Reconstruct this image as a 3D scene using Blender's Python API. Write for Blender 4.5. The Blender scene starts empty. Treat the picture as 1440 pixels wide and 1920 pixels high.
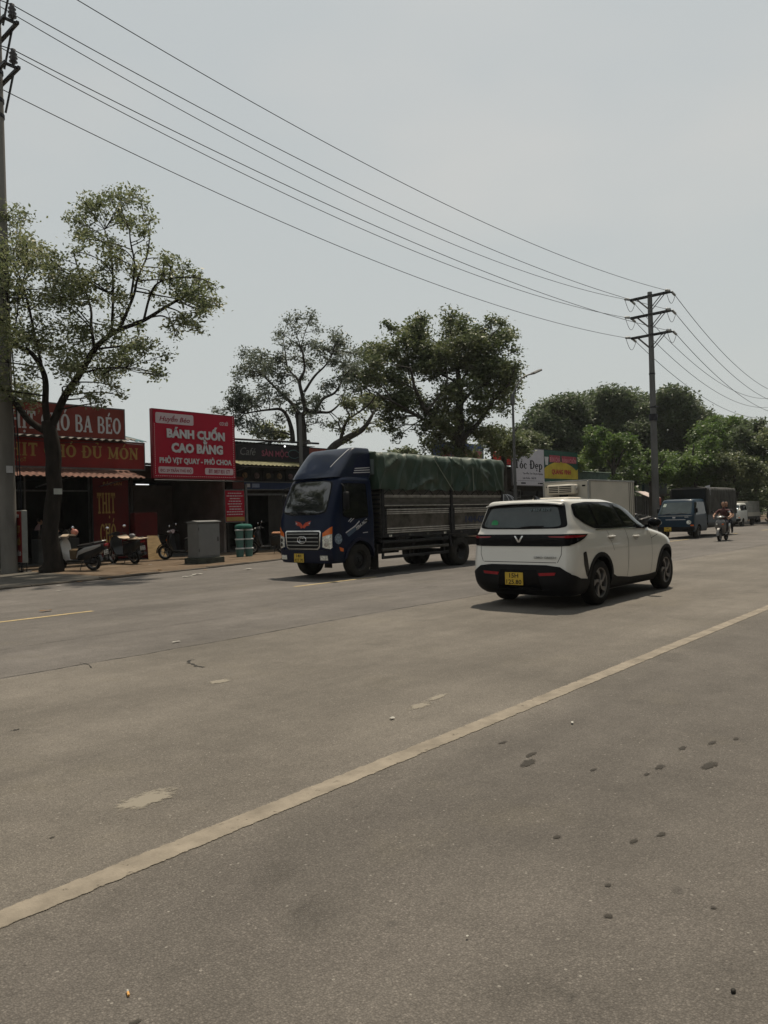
import bpy, math, random
import numpy as np
from mathutils import Vector as V, Matrix as M, noise
from mathutils.bvhtree import BVHTree
from mathutils.geometry import delaunay_2d_cdt
R = math.radians
pi = math.pi
random.seed(7)
S = bpy.context.scene
COL = S.collection

# ---------------------------------------------------------------- camera
# world: X runs along the road, Y across it towards the shops, Z up
CAM = V((0, 0, 1.55))
yaw, roll, pitch = R(41.6), R(1.6), R(0.25)
f0 = V((math.cos(yaw), math.sin(yaw), 0)); rt = V((math.sin(yaw), -math.cos(yaw), 0)); u0 = V((0, 0, 1))
fw = f0 * math.cos(pitch) + u0 * math.sin(pitch)
up = u0 * math.cos(pitch) - f0 * math.sin(pitch)
cr = rt * math.cos(roll) - up * math.sin(roll)
cu = up * math.cos(roll) + rt * math.sin(roll)
cam = bpy.data.cameras.new('camera')
camo = bpy.data.objects.new('camera', cam); COL.objects.link(camo)
mw = M.Identity(4)
for i in range(3):
    mw[i][0] = cr[i]; mw[i][1] = cu[i]; mw[i][2] = -fw[i]; mw[i][3] = CAM[i]
camo.matrix_world = mw
cam.sensor_fit = 'HORIZONTAL'; cam.sensor_width = 36; cam.lens = 1385 / 1440 * 36
cam.clip_start = 0.05; cam.clip_end = 3000
S.camera = camo

# ---------------------------------------------------------------- world, sun, exposure
SUN = V((0.38, 0.13, 1.0)).normalized()
W = bpy.data.worlds.new('World'); S.world = W; W.use_nodes = True
nt = W.node_tree; nt.nodes.clear()
def nd(t, k, **kw):
    n = t.nodes.new(k)
    for a, b in kw.items(): setattr(n, a, b)
    return n
sky = nd(nt, 'ShaderNodeTexSky', sky_type='NISHITA', sun_disc=False, air_density=1.2, dust_density=6.0, ozone_density=1.0)
sky.sun_elevation = math.asin(SUN.z); sky.sun_rotation = math.atan2(SUN.x, SUN.y)
tc = nd(nt, 'ShaderNodeTexCoord')
no = nd(nt, 'ShaderNodeTexNoise'); no.inputs['Scale'].default_value = 1.9; no.inputs['Detail'].default_value = 3.0; no.inputs['Roughness'].default_value = .5
mpg = nd(nt, 'ShaderNodeMapping'); mpg.inputs['Scale'].default_value = (1, 1, 2.2); mpg.inputs['Location'].default_value = (.35, .1, .4)
nt.links.new(tc.outputs['Generated'], mpg.inputs[0]); nt.links.new(mpg.outputs[0], no.inputs['Vector'])
rmp = nd(nt, 'ShaderNodeValToRGB')
rmp.color_ramp.elements[0].position = .44; rmp.color_ramp.elements[0].color = (5.2, 5.56, 5.6, 1)
rmp.color_ramp.elements[1].position = .66; rmp.color_ramp.elements[1].color = (5.8, 5.92, 5.78, 1)
nt.links.new(no.outputs['Fac'], rmp.inputs[0])
sz = nd(nt, 'ShaderNodeSeparateXYZ'); nt.links.new(tc.outputs['Generated'], sz.inputs[0])
hz = nd(nt, 'ShaderNodeMapRange'); nt.links.new(sz.outputs[2], hz.inputs[0]); hz.inputs[1].default_value = 0.0; hz.inputs[2].default_value = .5; hz.inputs[3].default_value = .75; hz.inputs[4].default_value = 0.0
hm = nd(nt, 'ShaderNodeMix', data_type='RGBA'); hm.inputs[7].default_value = (5.72, 5.98, 5.7, 1); nt.links.new(hz.outputs[0], hm.inputs[0]); nt.links.new(rmp.outputs[0], hm.inputs[6])
mx = nd(nt, 'ShaderNodeMix', data_type='RGBA'); mx.inputs[0].default_value = .93
nt.links.new(sky.outputs[0], mx.inputs[6]); nt.links.new(hm.outputs[2], mx.inputs[7])
bg = nd(nt, 'ShaderNodeBackground'); bg.inputs[1].default_value = 0.1
wo = nd(nt, 'ShaderNodeOutputWorld')
nt.links.new(mx.outputs[2], bg.inputs[0]); nt.links.new(bg.outputs[0], wo.inputs[0])
sl = bpy.data.lights.new('sun', 'SUN'); sl.energy = 4.6; sl.angle = R(1.2); sl.color = (1, .89, .72)
so = bpy.data.objects.new('sun', sl); COL.objects.link(so)
so.rotation_euler = SUN.to_track_quat('Z', 'Y').to_euler(); so.location = (0, 0, 60)
S.view_settings.view_transform = 'Standard'; S.view_settings.look = 'None'
S.view_settings.exposure = 0.0; S.view_settings.gamma = 1.0; S.view_settings.use_curve_mapping = False
S.render.engine = 'CYCLES'
S.cycles.max_bounces = 6; S.cycles.transparent_max_bounces = 8
S.cycles.use_denoising = True

# ---------------------------------------------------------------- points from the camera's geometry
def ray(px, py): return fw * 1385 + cr * (px - 720) + cu * (960 - py)
def onY(px, py, Y):
    d = ray(px, py); return CAM + d * (Y / d.y)
def onG(px, py, z=0.0):
    d = ray(px, py); return CAM + d * ((z - CAM.z) / d.z)
def at(px, py, dep): return CAM + ray(px, py) * (dep / 1385)

# ---------------------------------------------------------------- materials
MATS = {}
def mat(name, col, rough=.6, metal=0.0, var=.12, scale=4.0, bump=0.0, bscale=40.0, col2=None, cov=.5, coat=0.0, spec=.16, emit=0.0, detail=5.0, alpha=None, stretch=None, trans=0.0):
    if name in MATS: return MATS[name]
    m = bpy.data.materials.new(name); m.use_nodes = True; t = m.node_tree; b = t.nodes['Principled BSDF']
    b.inputs['Roughness'].default_value = rough; b.inputs['Metallic'].default_value = metal
    b.inputs['Specular IOR Level'].default_value = spec
    if coat: b.inputs['Coat Weight'].default_value = coat; b.inputs['Coat Roughness'].default_value = .04
    if trans: b.inputs['Transmission Weight'].default_value = trans; b.inputs['IOR'].default_value = 1.02
    tcn = nd(t, 'ShaderNodeTexCoord'); src = tcn.outputs['Object']
    if stretch:
        mp = nd(t, 'ShaderNodeMapping'); mp.inputs['Scale'].default_value = stretch
        t.links.new(src, mp.inputs[0]); src = mp.outputs[0]
    n = nd(t, 'ShaderNodeTexNoise'); n.inputs['Scale'].default_value = scale; n.inputs['Detail'].default_value = detail; n.inputs['Roughness'].default_value = .62
    t.links.new(src, n.inputs['Vector'])
    r = nd(t, 'ShaderNodeValToRGB')
    a, c = [tuple(min(1, x * (1 + s)) for x in col) + (1,) for s in (-var, var)]
    if col2: a, c = tuple(col) + (1,), tuple(col2) + (1,)
    w = .16
    r.color_ramp.elements[0].position = max(0, cov - w); r.color_ramp.elements[0].color = a
    r.color_ramp.elements[1].position = min(1, cov + w); r.color_ramp.elements[1].color = c
    t.links.new(n.outputs['Fac'], r.inputs[0]); t.links.new(r.outputs[0], b.inputs['Base Color'])
    if emit:
        t.links.new(r.outputs[0], b.inputs['Emission Color']); b.inputs['Emission Strength'].default_value = emit
    if bump:
        n2 = nd(t, 'ShaderNodeTexNoise'); n2.inputs['Scale'].default_value = bscale; n2.inputs['Detail'].default_value = 4.0
        t.links.new(src, n2.inputs['Vector'])
        bp = nd(t, 'ShaderNodeBump'); bp.inputs['Strength'].default_value = bump; bp.inputs['Distance'].default_value = .02
        t.links.new(n2.outputs['Fac'], bp.inputs['Height']); t.links.new(bp.outputs[0], b.inputs['Normal'])
    MATS[name] = m
    return m

# ---------------------------------------------------------------- mesh building
class MB:
    def __init__(s): s.v = []; s.f = []
    def add(s, vs, fs):
        o = len(s.v); s.v += [tuple(p) for p in vs]; s.f += [tuple(i + o for i in f) for f in fs]; return s
    def box(s, x0, x1, y0, y1, z0, z1, b=0.0):
        if b <= 0:
            vs = [(x, y, z) for x in (x0, x1) for y in (y0, y1) for z in (z0, z1)]
            return s.add(vs, [(0, 1, 3, 2), (4, 6, 7, 5), (0, 4, 5, 1), (2, 3, 7, 6), (0, 2, 6, 4), (1, 5, 7, 3)])
        b = min(b, .45 * min(abs(x1 - x0), abs(y1 - y0), abs(z1 - z0)))
        c = V(((x0 + x1) / 2, (y0 + y1) / 2, (z0 + z1) / 2)); h = V((abs(x1 - x0) / 2, abs(y1 - y0) / 2, abs(z1 - z0) / 2))
        vs = []; ix = {}
        for sx in (-1, 1):
            for sy in (-1, 1):
                for sz in (-1, 1):
                    for a in range(3):
                        d = V((h.x - b, h.y - b, h.z - b)); d[a] = h[a]
                        ix[(sx, sy, sz, a)] = len(vs); vs.append(c + V((sx * d.x, sy * d.y, sz * d.z)))
        fs = []
        for a in range(3):
            o1, o2 = [(1, 2), (2, 0), (0, 1)][a]
            for sg in (-1, 1):
                q = []
                for p, r in ((-1, -1), (1, -1), (1, 1), (-1, 1)):
                    k = [0, 0, 0]; k[a] = sg; k[o1] = p; k[o2] = r; q.append(ix[tuple(k) + (a,)])
                fs.append(tuple(q if sg > 0 else q[::-1]))
            for p in (-1, 1):
                for r in (-1, 1):
                    k1 = [0, 0, 0]; k1[o1] = p; k1[o2] = r
                    ka = list(k1); ka[a] = -1; kb = list(k1); kb[a] = 1
                    q = [ix[tuple(ka) + (o1,)], ix[tuple(kb) + (o1,)], ix[tuple(kb) + (o2,)], ix[tuple(ka) + (o2,)]]
                    fs.append(tuple(q if p * r < 0 else q[::-1]))
        for sx in (-1, 1):
            for sy in (-1, 1):
                for sz in (-1, 1):
                    q = [ix[(sx, sy, sz, a)] for a in range(3)]
                    fs.append(tuple(q if sx * sy * sz > 0 else q[::-1]))
        return s.add(vs, fs)
    def loft(s, rings, closed=True, caps=True):
        n = len(rings[0]); vs = [p for r in rings for p in r]; fs = []
        for i in range(len(rings) - 1):
            for j in range(n if closed else n - 1):
                k = (j + 1) % n
                fs.append((i * n + j, i * n + k, (i + 1) * n + k, (i + 1) * n + j))
        if caps and closed:
            fs.append(tuple(range(n))[::-1]); fs.append(tuple((len(rings) - 1) * n + j for j in range(n)))
        return s.add(vs, fs)
    def tube(s, pts, r, n=8, caps=True):
        pts = [V(p) for p in pts]; rs = r if isinstance(r, (list, tuple)) else [r] * len(pts)
        rings = []; ref = None
        for i, p in enumerate(pts):
            d = (pts[min(i + 1, len(pts) - 1)] - pts[max(i - 1, 0)])
            d = d.normalized() if d.length > 1e-9 else V((0, 0, 1))
            if ref is None: ref = V((0, 0, 1)) if abs(d.z) < .9 else V((1, 0, 0))
            a = ref - d * ref.dot(d)
            if a.length < 1e-6: a = d.orthogonal()
            a.normalize(); ref = a; b = d.cross(a)
            rings.append([p + (a * math.cos(2 * pi * k / n) + b * math.sin(2 * pi * k / n)) * rs[i] for k in range(n)])
        return s.loft(rings, True, caps)
    def lathe(s, prof, c=(0, 0, 0), axis='z', n=24):
        c = V(c); rings = []
        for r, h in prof:
            ring = []
            for k in range(n):
                a = 2 * pi * k / n; u, w = r * math.cos(a), r * math.sin(a)
                ring.append(c + (V((u, w, h)) if axis == 'z' else V((w, h, u)) if axis == 'y' else V((h, u, w))))
            rings.append(ring)
        if prof[0][0] < .01: return s.loft(rings, True, True)
        return s.loft(rings + [rings[0]], True, False)
    def prism(s, pts, axis, a0, a1):
        def P(p, a): return (p[0], a, p[1]) if axis == 'y' else (a, p[0], p[1]) if axis == 'x' else (p[0], p[1], a)
        n = len(pts); vs = [P(p, a0) for p in pts] + [P(p, a1) for p in pts]
        fs = [tuple(range(n)), tuple(range(n, 2 * n))[::-1]] + [(i, i + n, (i + 1) % n + n, (i + 1) % n) for i in range(n)]
        return s.add(vs, fs)
    def ball(s, c, r, nu=14, nv=8):
        c = V(c); r = V(r) if not isinstance(r, (int, float)) else V((r, r, r))
        rings = []
        for i in range(1, nv):
            th = pi * i / nv
            rings.append([c + V((r.x * math.sin(th) * math.cos(2 * pi * k / nu), r.y * math.sin(th) * math.sin(2 * pi * k / nu), -r.z * math.cos(th))) for k in range(nu)])
        return s.loft(rings, True, True)
    def xf(s, m): s.v = [tuple(m @ V(p)) for p in s.v]; return s
    def build(s, name, m, parent=None, smooth=None, fix=True):
        me = bpy.data.meshes.new(name); me.from_pydata(s.v, [], s.f)
        if fix:
            import bmesh
            bm = bmesh.new(); bm.from_mesh(me); bmesh.ops.recalc_face_normals(bm, faces=bm.faces[:]); bm.to_mesh(me); bm.free()
        return link(name, me, m, parent, smooth)
def link(name, me, m, parent=None, smooth=None):
    if m is not None and not me.materials: me.materials.append(m)
    if smooth:
        me.shade_smooth()
        if smooth is not True: me.set_sharp_from_angle(angle=R(smooth))
    o = bpy.data.objects.new(name, me); COL.objects.link(o)
    if parent: o.parent = parent
    return o
def thing(name, label, cat, loc=(0, 0, 0), rz=0.0, group=None):
    o = bpy.data.objects.new(name, None); COL.objects.link(o); o.location = loc; o.rotation_euler = (0, 0, rz); o.empty_display_size = .2
    return tag(o, label, cat, group)
def tag(o, label, cat, group=None):
    o['label'] = label; o['category'] = cat
    if group: o['group'] = group
    return o
def struct(o, kind='structure'): o['kind'] = kind; return o
def dup(root, loc, rz, label=None):
    r = root.copy(); COL.objects.link(r); r.location = loc; r.rotation_euler = (0, 0, rz)
    if label: r['label'] = label
    for ch in list(root.children):
        c = ch.copy(); COL.objects.link(c); c.parent = r
        for g in list(ch.children):
            d = g.copy(); COL.objects.link(d); d.parent = c
    return r

# lettering: flat text turned to a mesh, fitted to x0..x1, z0..z1 on a board that faces -Y (or turned by rot)
def text_mesh(body, bold=0.0, ext=.004, shear=0.0, serif=False, space=1.0):
    cu_ = bpy.data.curves.new('text', 'FONT'); cu_.body = body; cu_.offset = bold; cu_.extrude = ext; cu_.resolution_u = 2; cu_.shear = shear; cu_.space_character = space
    o = bpy.data.objects.new('text', cu_); COL.objects.link(o)
    bpy.context.view_layer.update()
    me = bpy.data.meshes.new_from_object(o.evaluated_get(bpy.context.evaluated_depsgraph_get()))
    bpy.data.objects.remove(o); bpy.data.curves.remove(cu_)
    return me
def letters(body, x0, x1, z0, z1, Y, m, parent, bold=0.0, shear=0.0, ext=.006, name='lettering', T=None, space=1.0):
    me = text_mesh(body, bold, .01, shear, space=space)
    n = len(me.vertices); co = np.empty(n * 3); me.vertices.foreach_get('co', co); co = co.reshape(-1, 3)
    lo, hi = co.min(0), co.max(0)
    q = np.empty_like(co)
    q[:, 0] = x0 + (co[:, 0] - lo[0]) / (hi[0] - lo[0]) * (x1 - x0)
    q[:, 2] = z0 + (co[:, 1] - lo[1]) / (hi[1] - lo[1]) * (z1 - z0)
    q[:, 1] = Y - np.where(co[:, 2] > 0, ext, -.002)
    if T is not None:
        q = np.array([tuple(T @ V(p)) for p in q])
    me.vertices.foreach_set('co', q.ravel()); me.update()
    me.materials.clear()
    return link(name, me, m, parent)
def smooth_path(pts, k=6):
    pts = [V(p) for p in pts]; out = []
    for i in range(len(pts) - 1):
        p0 = pts[max(i - 1, 0)]; p1 = pts[i]; p2 = pts[i + 1]; p3 = pts[min(i + 2, len(pts) - 1)]
        for j in range(k):
            t = j / k
            out.append(.5 * ((2 * p1) + (p2 - p0) * t + (2 * p0 - 5 * p1 + 4 * p2 - p3) * t * t + (3 * p1 - p0 - 3 * p2 + p3) * t ** 3))
    out.append(pts[-1]); return out
def grid_sheet(us, vs, fn):
    nu, nv = len(us), len(vs)
    return [fn(u, v) for u in us for v in vs], [(i * nv + j, (i + 1) * nv + j, (i + 1) * nv + j + 1, i * nv + j + 1) for i in range(nu - 1) for j in range(nv - 1)]
def lin(a, b, n): return [a + (b - a) * i / (n - 1) for i in range(n)]
# ---------------------------------------------------------------- ground, road, pavement, markings
def asphalt(name):
    m = bpy.data.materials.new(name); m.use_nodes = True; t = m.node_tree; b = t.nodes['Principled BSDF']; L = t.links.new
    tcn = nd(t, 'ShaderNodeTexCoord'); P = tcn.outputs['Object']
    def noise_(scale, det=4.0, rough=.6, st=None):
        n = nd(t, 'ShaderNodeTexNoise'); n.inputs['Scale'].default_value = scale; n.inputs['Detail'].default_value = det; n.inputs['Roughness'].default_value = rough
        if st:
            mp = nd(t, 'ShaderNodeMapping'); mp.inputs['Scale'].default_value = st; L(P, mp.inputs[0]); L(mp.outputs[0], n.inputs['Vector'])
        else: L(P, n.inputs['Vector'])
        return n.outputs['Fac']
    def ramp(fac, *els):
        r = nd(t, 'ShaderNodeValToRGB'); e = r.color_ramp.elements
        while len(e) < len(els): e.new(.5)
        for k, (p, c) in enumerate(els): e[k].position = p; e[k].color = (c if isinstance(c, tuple) else (c, c, c)) + (1,)
        L(fac, r.inputs[0]); return r.outputs[0]
    def mixc(f, a, c, mode='MIX'):
        n = nd(t, 'ShaderNodeMix', data_type='RGBA', blend_type=mode)
        for k, x in ((0, f), (6, a), (7, c)):
            if isinstance(x, (int, float)): n.inputs[k].default_value = x
            elif isinstance(x, tuple): n.inputs[k].default_value = x + (1,)
            else: L(x, n.inputs[k])
        return n.outputs[2]
    def math_(op, a, c=None):
        n = nd(t, 'ShaderNodeMath', operation=op)
        for k, x in ((0, a), (1, c)):
            if x is None: continue
            if isinstance(x, (int, float)): n.inputs[k].default_value = x
            else: L(x, n.inputs[k])
        return n.outputs[0]
    sp = nd(t, 'ShaderNodeSeparateXYZ'); L(P, sp.inputs[0]); Y = sp.outputs['Y']
    wob = math_('ADD', Y, math_('MULTIPLY', noise_(.35, 3), .5))
    def step(v, e, w): 
        mr = nd(t, 'ShaderNodeMapRange', interpolation_type='SMOOTHSTEP'); L(v, mr.inputs[0]); mr.inputs[1].default_value = e - w; mr.inputs[2].default_value = e + w
        return mr.outputs[0]
    # three strips of asphalt laid at different times
    base = mixc(step(wob, 3.25, .5), (.121, .109, .097), (.155, .139, .120))
    base = mixc(step(math_('ADD', Y, math_('MULTIPLY', noise_(1.2, 3), .07)), 7.93, .03), base, (.132, .120, .110))
    # broad blotches, wheel tracks, dust
    base = mixc(1.0, base, ramp(noise_(.45, 5, .6), (.3, .80), (.7, 1.18)), 'MULTIPLY')
    base = mixc(1.0, base, ramp(noise_(.9, 4, .6, (.12, 1, 1)), (.3, .82), (.72, 1.15)), 'MULTIPLY')
    base = mixc(1.0, base, ramp(noise_(3.2, 5, .7), (.3, .9), (.7, 1.1)), 'MULTIPLY')
    # tyre tracks darken four bands along the lanes, dust pales the ground between them and the edges
    for yc in (4.6, 6.3, 10.2, 12.0):
        dd = math_('ABSOLUTE', math_('SUBTRACT', math_('ADD', Y, math_('MULTIPLY', noise_(.5, 3), .5)), yc + .25))
        mr = nd(t, 'ShaderNodeMapRange', interpolation_type='SMOOTHSTEP'); L(dd, mr.inputs[0]); mr.inputs[1].default_value = .1; mr.inputs[2].default_value = .62; mr.inputs[3].default_value = .93; mr.inputs[4].default_value = 1.0
        cc = nd(t, 'ShaderNodeCombineColor'); [L(mr.outputs[0], cc.inputs[k]) for k in range(3)]; base = mixc(1.0, base, cc.outputs[0], 'MULTIPLY')
    base = mixc(math_('MULTIPLY', ramp(noise_(1.1, 5, .65), (.60, 0.0), (.72, 1.0)), .32), base, (.055, .05, .043))
    base = mixc(math_('MULTIPLY', ramp(noise_(.7, 6, .7), (.56, 0.0), (.75, 1.0)), .35), base, (.17, .15, .115))
    # oil spots on the near side
    oil = math_('MULTIPLY', ramp(noise_(5.5, 3, .5), (.70, 0.0), (.76, 1.0)), math_('SUBTRACT', 1.0, step(wob, 3.4, .3)))
    base = mixc(math_('MULTIPLY', oil, .5), base, (.045, .042, .038))
    # aggregate
    vo = nd(t, 'ShaderNodeTexVoronoi', feature='F1'); vo.inputs['Scale'].default_value = 120; L(P, vo.inputs['Vector'])
    stone = nd(t, 'ShaderNodeSeparateColor'); L(vo.outputs['Color'], stone.inputs[0])
    base = mixc(1.0, base, ramp(stone.outputs[0], (0.0, .82), (.55, .98), (.88, 1.07), (1.0, 1.35)), 'MULTIPLY')
    base = mixc(1.0, base, ramp(vo.outputs['Distance'], (.25, 1.04), (.62, .78)), 'MULTIPLY')
    vo2 = nd(t, 'ShaderNodeTexVoronoi', feature='F1'); vo2.inputs['Scale'].default_value = 28; L(P, vo2.inputs['Vector'])
    s2 = nd(t, 'ShaderNodeSeparateColor'); L(vo2.outputs['Color'], s2.inputs[0])
    chip = math_('MULTIPLY', math_('GREATER_THAN', s2.outputs[0], .86), math_('LESS_THAN', vo2.outputs['Distance'], .16))
    base = mixc(math_('MULTIPLY', chip, .5), base, (.30, .28, .25))
    pit = math_('MULTIPLY', math_('GREATER_THAN', s2.outputs[1], .8), math_('LESS_THAN', vo2.outputs['Distance'], .2))
    base = mixc(math_('MULTIPLY', pit, .35), base, (.04, .036, .032))
    L(base, b.inputs['Base Color']); b.inputs['Roughness'].default_value = .88; b.inputs['Specular IOR Level'].default_value = .25
    h = math_('ADD', math_('MULTIPLY', vo.outputs['Distance'], -1.0), math_('MULTIPLY', noise_(60, 4), .8))
    bp = nd(t, 'ShaderNodeBump'); bp.inputs['Strength'].default_value = .75; bp.inputs['Distance'].default_value = .006; L(h, bp.inputs['Height']); L(bp.outputs[0], b.inputs['Normal'])
    return m
def worn_paint(name, col, amount=.5, scale=15):
    m = mat(name, col, .8, var=.22, scale=5, bump=.3, bscale=110, detail=9)
    t = m.node_tree; b = t.nodes['Principled BSDF']; out = t.nodes['Material Output']; L = t.links.new
    tcn = nd(t, 'ShaderNodeTexCoord'); n = nd(t, 'ShaderNodeTexNoise'); n.inputs['Scale'].default_value = scale; n.inputs['Detail'].default_value = 9; n.inputs['Roughness'].default_value = .72
    L(tcn.outputs['Object'], n.inputs['Vector'])
    # worn away faster towards the edges of the stripe: uv v runs across it
    uv = nd(t, 'ShaderNodeSeparateXYZ'); L(tcn.outputs['UV'], uv.inputs[0])
    e = nd(t, 'ShaderNodeMath', operation='PINGPONG'); L(uv.outputs[1], e.inputs[0]); e.inputs[1].default_value = .5
    e2 = nd(t, 'ShaderNodeMapRange'); L(e.outputs[0], e2.inputs[0]); e2.inputs[2].default_value = .10; e2.inputs[3].default_value = -.17; e2.inputs[4].default_value = .09
    s = nd(t, 'ShaderNodeMath', operation='ADD'); L(n.outputs['Fac'], s.inputs[0]); L(e2.outputs[0], s.inputs[1])
    r = nd(t, 'ShaderNodeValToRGB'); r.color_ramp.elements[0].position = amount - .06; r.color_ramp.elements[1].position = amount + .07
    L(s.outputs[0], r.inputs[0])
    tr = nd(t, 'ShaderNodeBsdfTransparent'); mxs = nd(t, 'ShaderNodeMixShader')
    L(r.outputs[0], mxs.inputs[0]); L(tr.outputs[0], mxs.inputs[1]); L(b.outputs[0], mxs.inputs[2]); L(mxs.outputs[0], out.inputs[0])
    return m
def strip(name, x0, x1, y0, y1, z, m, n=40):
    vs, fs = grid_sheet(lin(x0, x1, n), [y0, y1], lambda u, v: (u, v, z))
    me = bpy.data.meshes.new(name); me.from_pydata(vs, [], fs); uvl = me.uv_layers.new(name='UV')
    for lp in me.loops:
        c = me.vertices[lp.vertex_index].co; uvl.data[lp.index].uv = (c.x, 0 if abs(c.y - y0) < 1e-6 else 1)
    return struct(link(name, me, m))
earth = mat('earth', (.13, .11, .085), .95, var=.25, scale=.4, bump=.4, bscale=12)
g = MB(); g.add([(-700, -700, -.03), (900, -700, -.03), (900, 900, -.03), (-700, 900, -.03)], [(0, 1, 2, 3)])
struct(g.build('ground', earth))
ROADM = asphalt('asphalt')
road = MB(); vs, fs = grid_sheet([-60, -10, 0, 10, 20, 40, 80, 160, 400], [-7, 0, 3, 8, 13, 20, 26.5], lambda u, v: (u, v, 0)); road.add(vs, fs)
struct(road.build('road', ROADM))
strip('edge_line', -30, 140, 3.02, 3.175, .004, worn_paint('edge_paint', (.21, .182, .146), .42), 90)
dash = worn_paint('dash_paint', (.36, .28, .15), .36)
for k in range(-2, 12):
    x0 = 3.6 + 7.45 * k
    strip('lane_dash', x0, x0 + 2.72, 12.5, 12.62, .004, dash, 8)
def smudge(name, col, thr, soft, nscale, strength):
    """a thin film with ragged, fading edges on a small sheet"""
    m = bpy.data.materials.new(name); m.use_nodes = True; t = m.node_tree; b = t.nodes['Principled BSDF']; L = t.links.new
    b.inputs['Base Color'].default_value = tuple(col) + (1,); b.inputs['Roughness'].default_value = .85; b.inputs['Specular IOR Level'].default_value = .15
    tcn = nd(t, 'ShaderNodeTexCoord'); mp = nd(t, 'ShaderNodeMapping'); mp.inputs['Location'].default_value = (-1, -1, 0); mp.inputs['Scale'].default_value = (2, 2, 0)
    gr = nd(t, 'ShaderNodeTexGradient', gradient_type='SPHERICAL'); L(tcn.outputs['Generated'], mp.inputs[0]); L(mp.outputs[0], gr.inputs[0])
    n = nd(t, 'ShaderNodeTexNoise'); n.inputs['Scale'].default_value = nscale; n.inputs['Detail'].default_value = 7; n.inputs['Roughness'].default_value = .7
    ge = nd(t, 'ShaderNodeNewGeometry'); L(ge.outputs['Position'], n.inputs['Vector'])
    a = nd(t, 'ShaderNodeMath', operation='MULTIPLY_ADD'); L(gr.outputs['Fac'], a.inputs[0]); a.inputs[1].default_value = .75; L(n.outputs['Fac'], a.inputs[2])
    r = nd(t, 'ShaderNodeMapRange', interpolation_type='SMOOTHSTEP'); L(a.outputs[0], r.inputs[0]); r.inputs[1].default_value = thr - soft; r.inputs[2].default_value = thr + soft; r.inputs[4].default_value = strength
    tr = nd(t, 'ShaderNodeBsdfTransparent'); ms = nd(t, 'ShaderNodeMixShader'); L(r.outputs[0], ms.inputs[0]); L(tr.outputs[0], ms.inputs[1]); L(b.outputs[0], ms.inputs[2]); L(ms.outputs[0], t.nodes['Material Output'].inputs[0])
    return m
patch = smudge('patch_paint', (.25, .225, .185), .86, .13, 16, .8)
for (px, py, w, h) in ((275, 1500, .42, .16), (790, 1323, .32, .1), (820, 1308, .3, .07), (412, 1278, .26, .12)):
    c = onG(px, py); o = MB().add([(-w * .75, -h, 0), (w * .75, -h, 0), (w * .75, h, 0), (-w * .75, h, 0)], [(0, 1, 2, 3)]).build('paint_patch', patch); o.location = (c.x, c.y, .004); o.rotation_euler = (0, 0, .1); struct(o)
# tar sealed seam between the two halves of the road and a short crack
tar = mat('tar', (.035, .033, .03), .7, var=.2)
def crack(name, pts, w, z=.004):
    P_ = smooth_path([V(p) for p in pts], 5); vs = []; fs = []
    for i, p in enumerate(P_):
        d = (P_[min(i + 1, len(P_) - 1)] - P_[max(i - 1, 0)]).normalized(); s = V((-d.y, d.x, 0)); ww = w * (.35 + 1.1 * random.random())
        q = p + s * random.uniform(-.5, .5) * w
        vs += [(q.x + s.x * ww / 2, q.y + s.y * ww / 2, z), (q.x - s.x * ww / 2, q.y - s.y * ww / 2, z)]
    for i in range(len(P_) - 1): fs.append((2 * i, 2 * i + 1, 2 * i + 3, 2 * i + 2))
    return struct(MB().add(vs, fs).build(name, tar))
crack('road_seam', [(x, 7.92 + .04 * math.sin(x * .9) + random.uniform(-.015, .015), 0) for x in np.arange(-6, 60, .5)], .016)
crack('road_seam', [(x, 9.7 + .05 * math.sin(x * .5) + random.uniform(-.02, .02), 0) for x in np.arange(2, 22, .7)], .008)
crack('road_crack', [onG(*p) for p in ((363, 1237), (353, 1240), (358, 1245), (372, 1250), (385, 1251))], .03)
crack('road_crack', [onG(*p) for p in ((20, 1371), (28, 1369), (36, 1368))], .02)
crack('road_crack', [onG(*p) for p in ((150, 1243), (165, 1246), (172, 1252))], .012)
# dirt pavement, its kerb strip and the concrete apron by the tree
dirt = mat('pavement_dirt', (.085, .06, .04), .95, var=.3, scale=1.6, bump=.6, bscale=14, col2=(.145, .108, .075), cov=.52)
conc = mat('old_concrete', (.075, .068, .058), .9, var=.2, scale=2.0, bump=.4, bscale=30, col2=(.115, .105, .09))
dkc = mat('kerb_concrete', (.06, .052, .044), .9, var=.25, scale=3, bump=.4, bscale=30)
KP = [(-40, 17.6), (-12, 18.2), (4, 18.6), (7.2, 18.92), (9.75, 19.24), (14.1, 20.0), (17.7, 21.0), (24, 21.7), (36, 21.5), (60, 20.6), (160, 20.4)]
def kerb_y(x):
    for (a, b), (c, d) in zip(KP, KP[1:]):
        if a <= x <= c: return b + (d - b) * (x - a) / (c - a)
    return KP[-1][1] if x > 0 else KP[0][1]
def pave_sheet(name, xa, xb, m, step_):
    xs = list(np.arange(xa, xb, step_)) + [xb]; ts = [0, .04, .1, .18, .3, .45, .65, .85, 1]
    def fn(x, t):
        y0 = kerb_y(x) + .14; y = y0 + (34 - y0) * t
        if abs(x - 9.75) < .5 : y = y
        return (x, y, (.045 if t > 0 else .03) + (.03 * noise.noise(V((x * .7, y * .7, 0))) if t > 0 else 0))
    vs, fs = grid_sheet(xs, ts, fn); return struct(MB().add(vs, fs).build(name, m, smooth=True))
pave_sheet('pavement', 10.3, 160, dirt, .6)
pave_sheet('concrete_apron', -40, 10.28, conc, .8)
kb = struct(bpy.data.objects.new('kerb', None)); COL.objects.link(kb)
xx = -16.0
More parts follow.
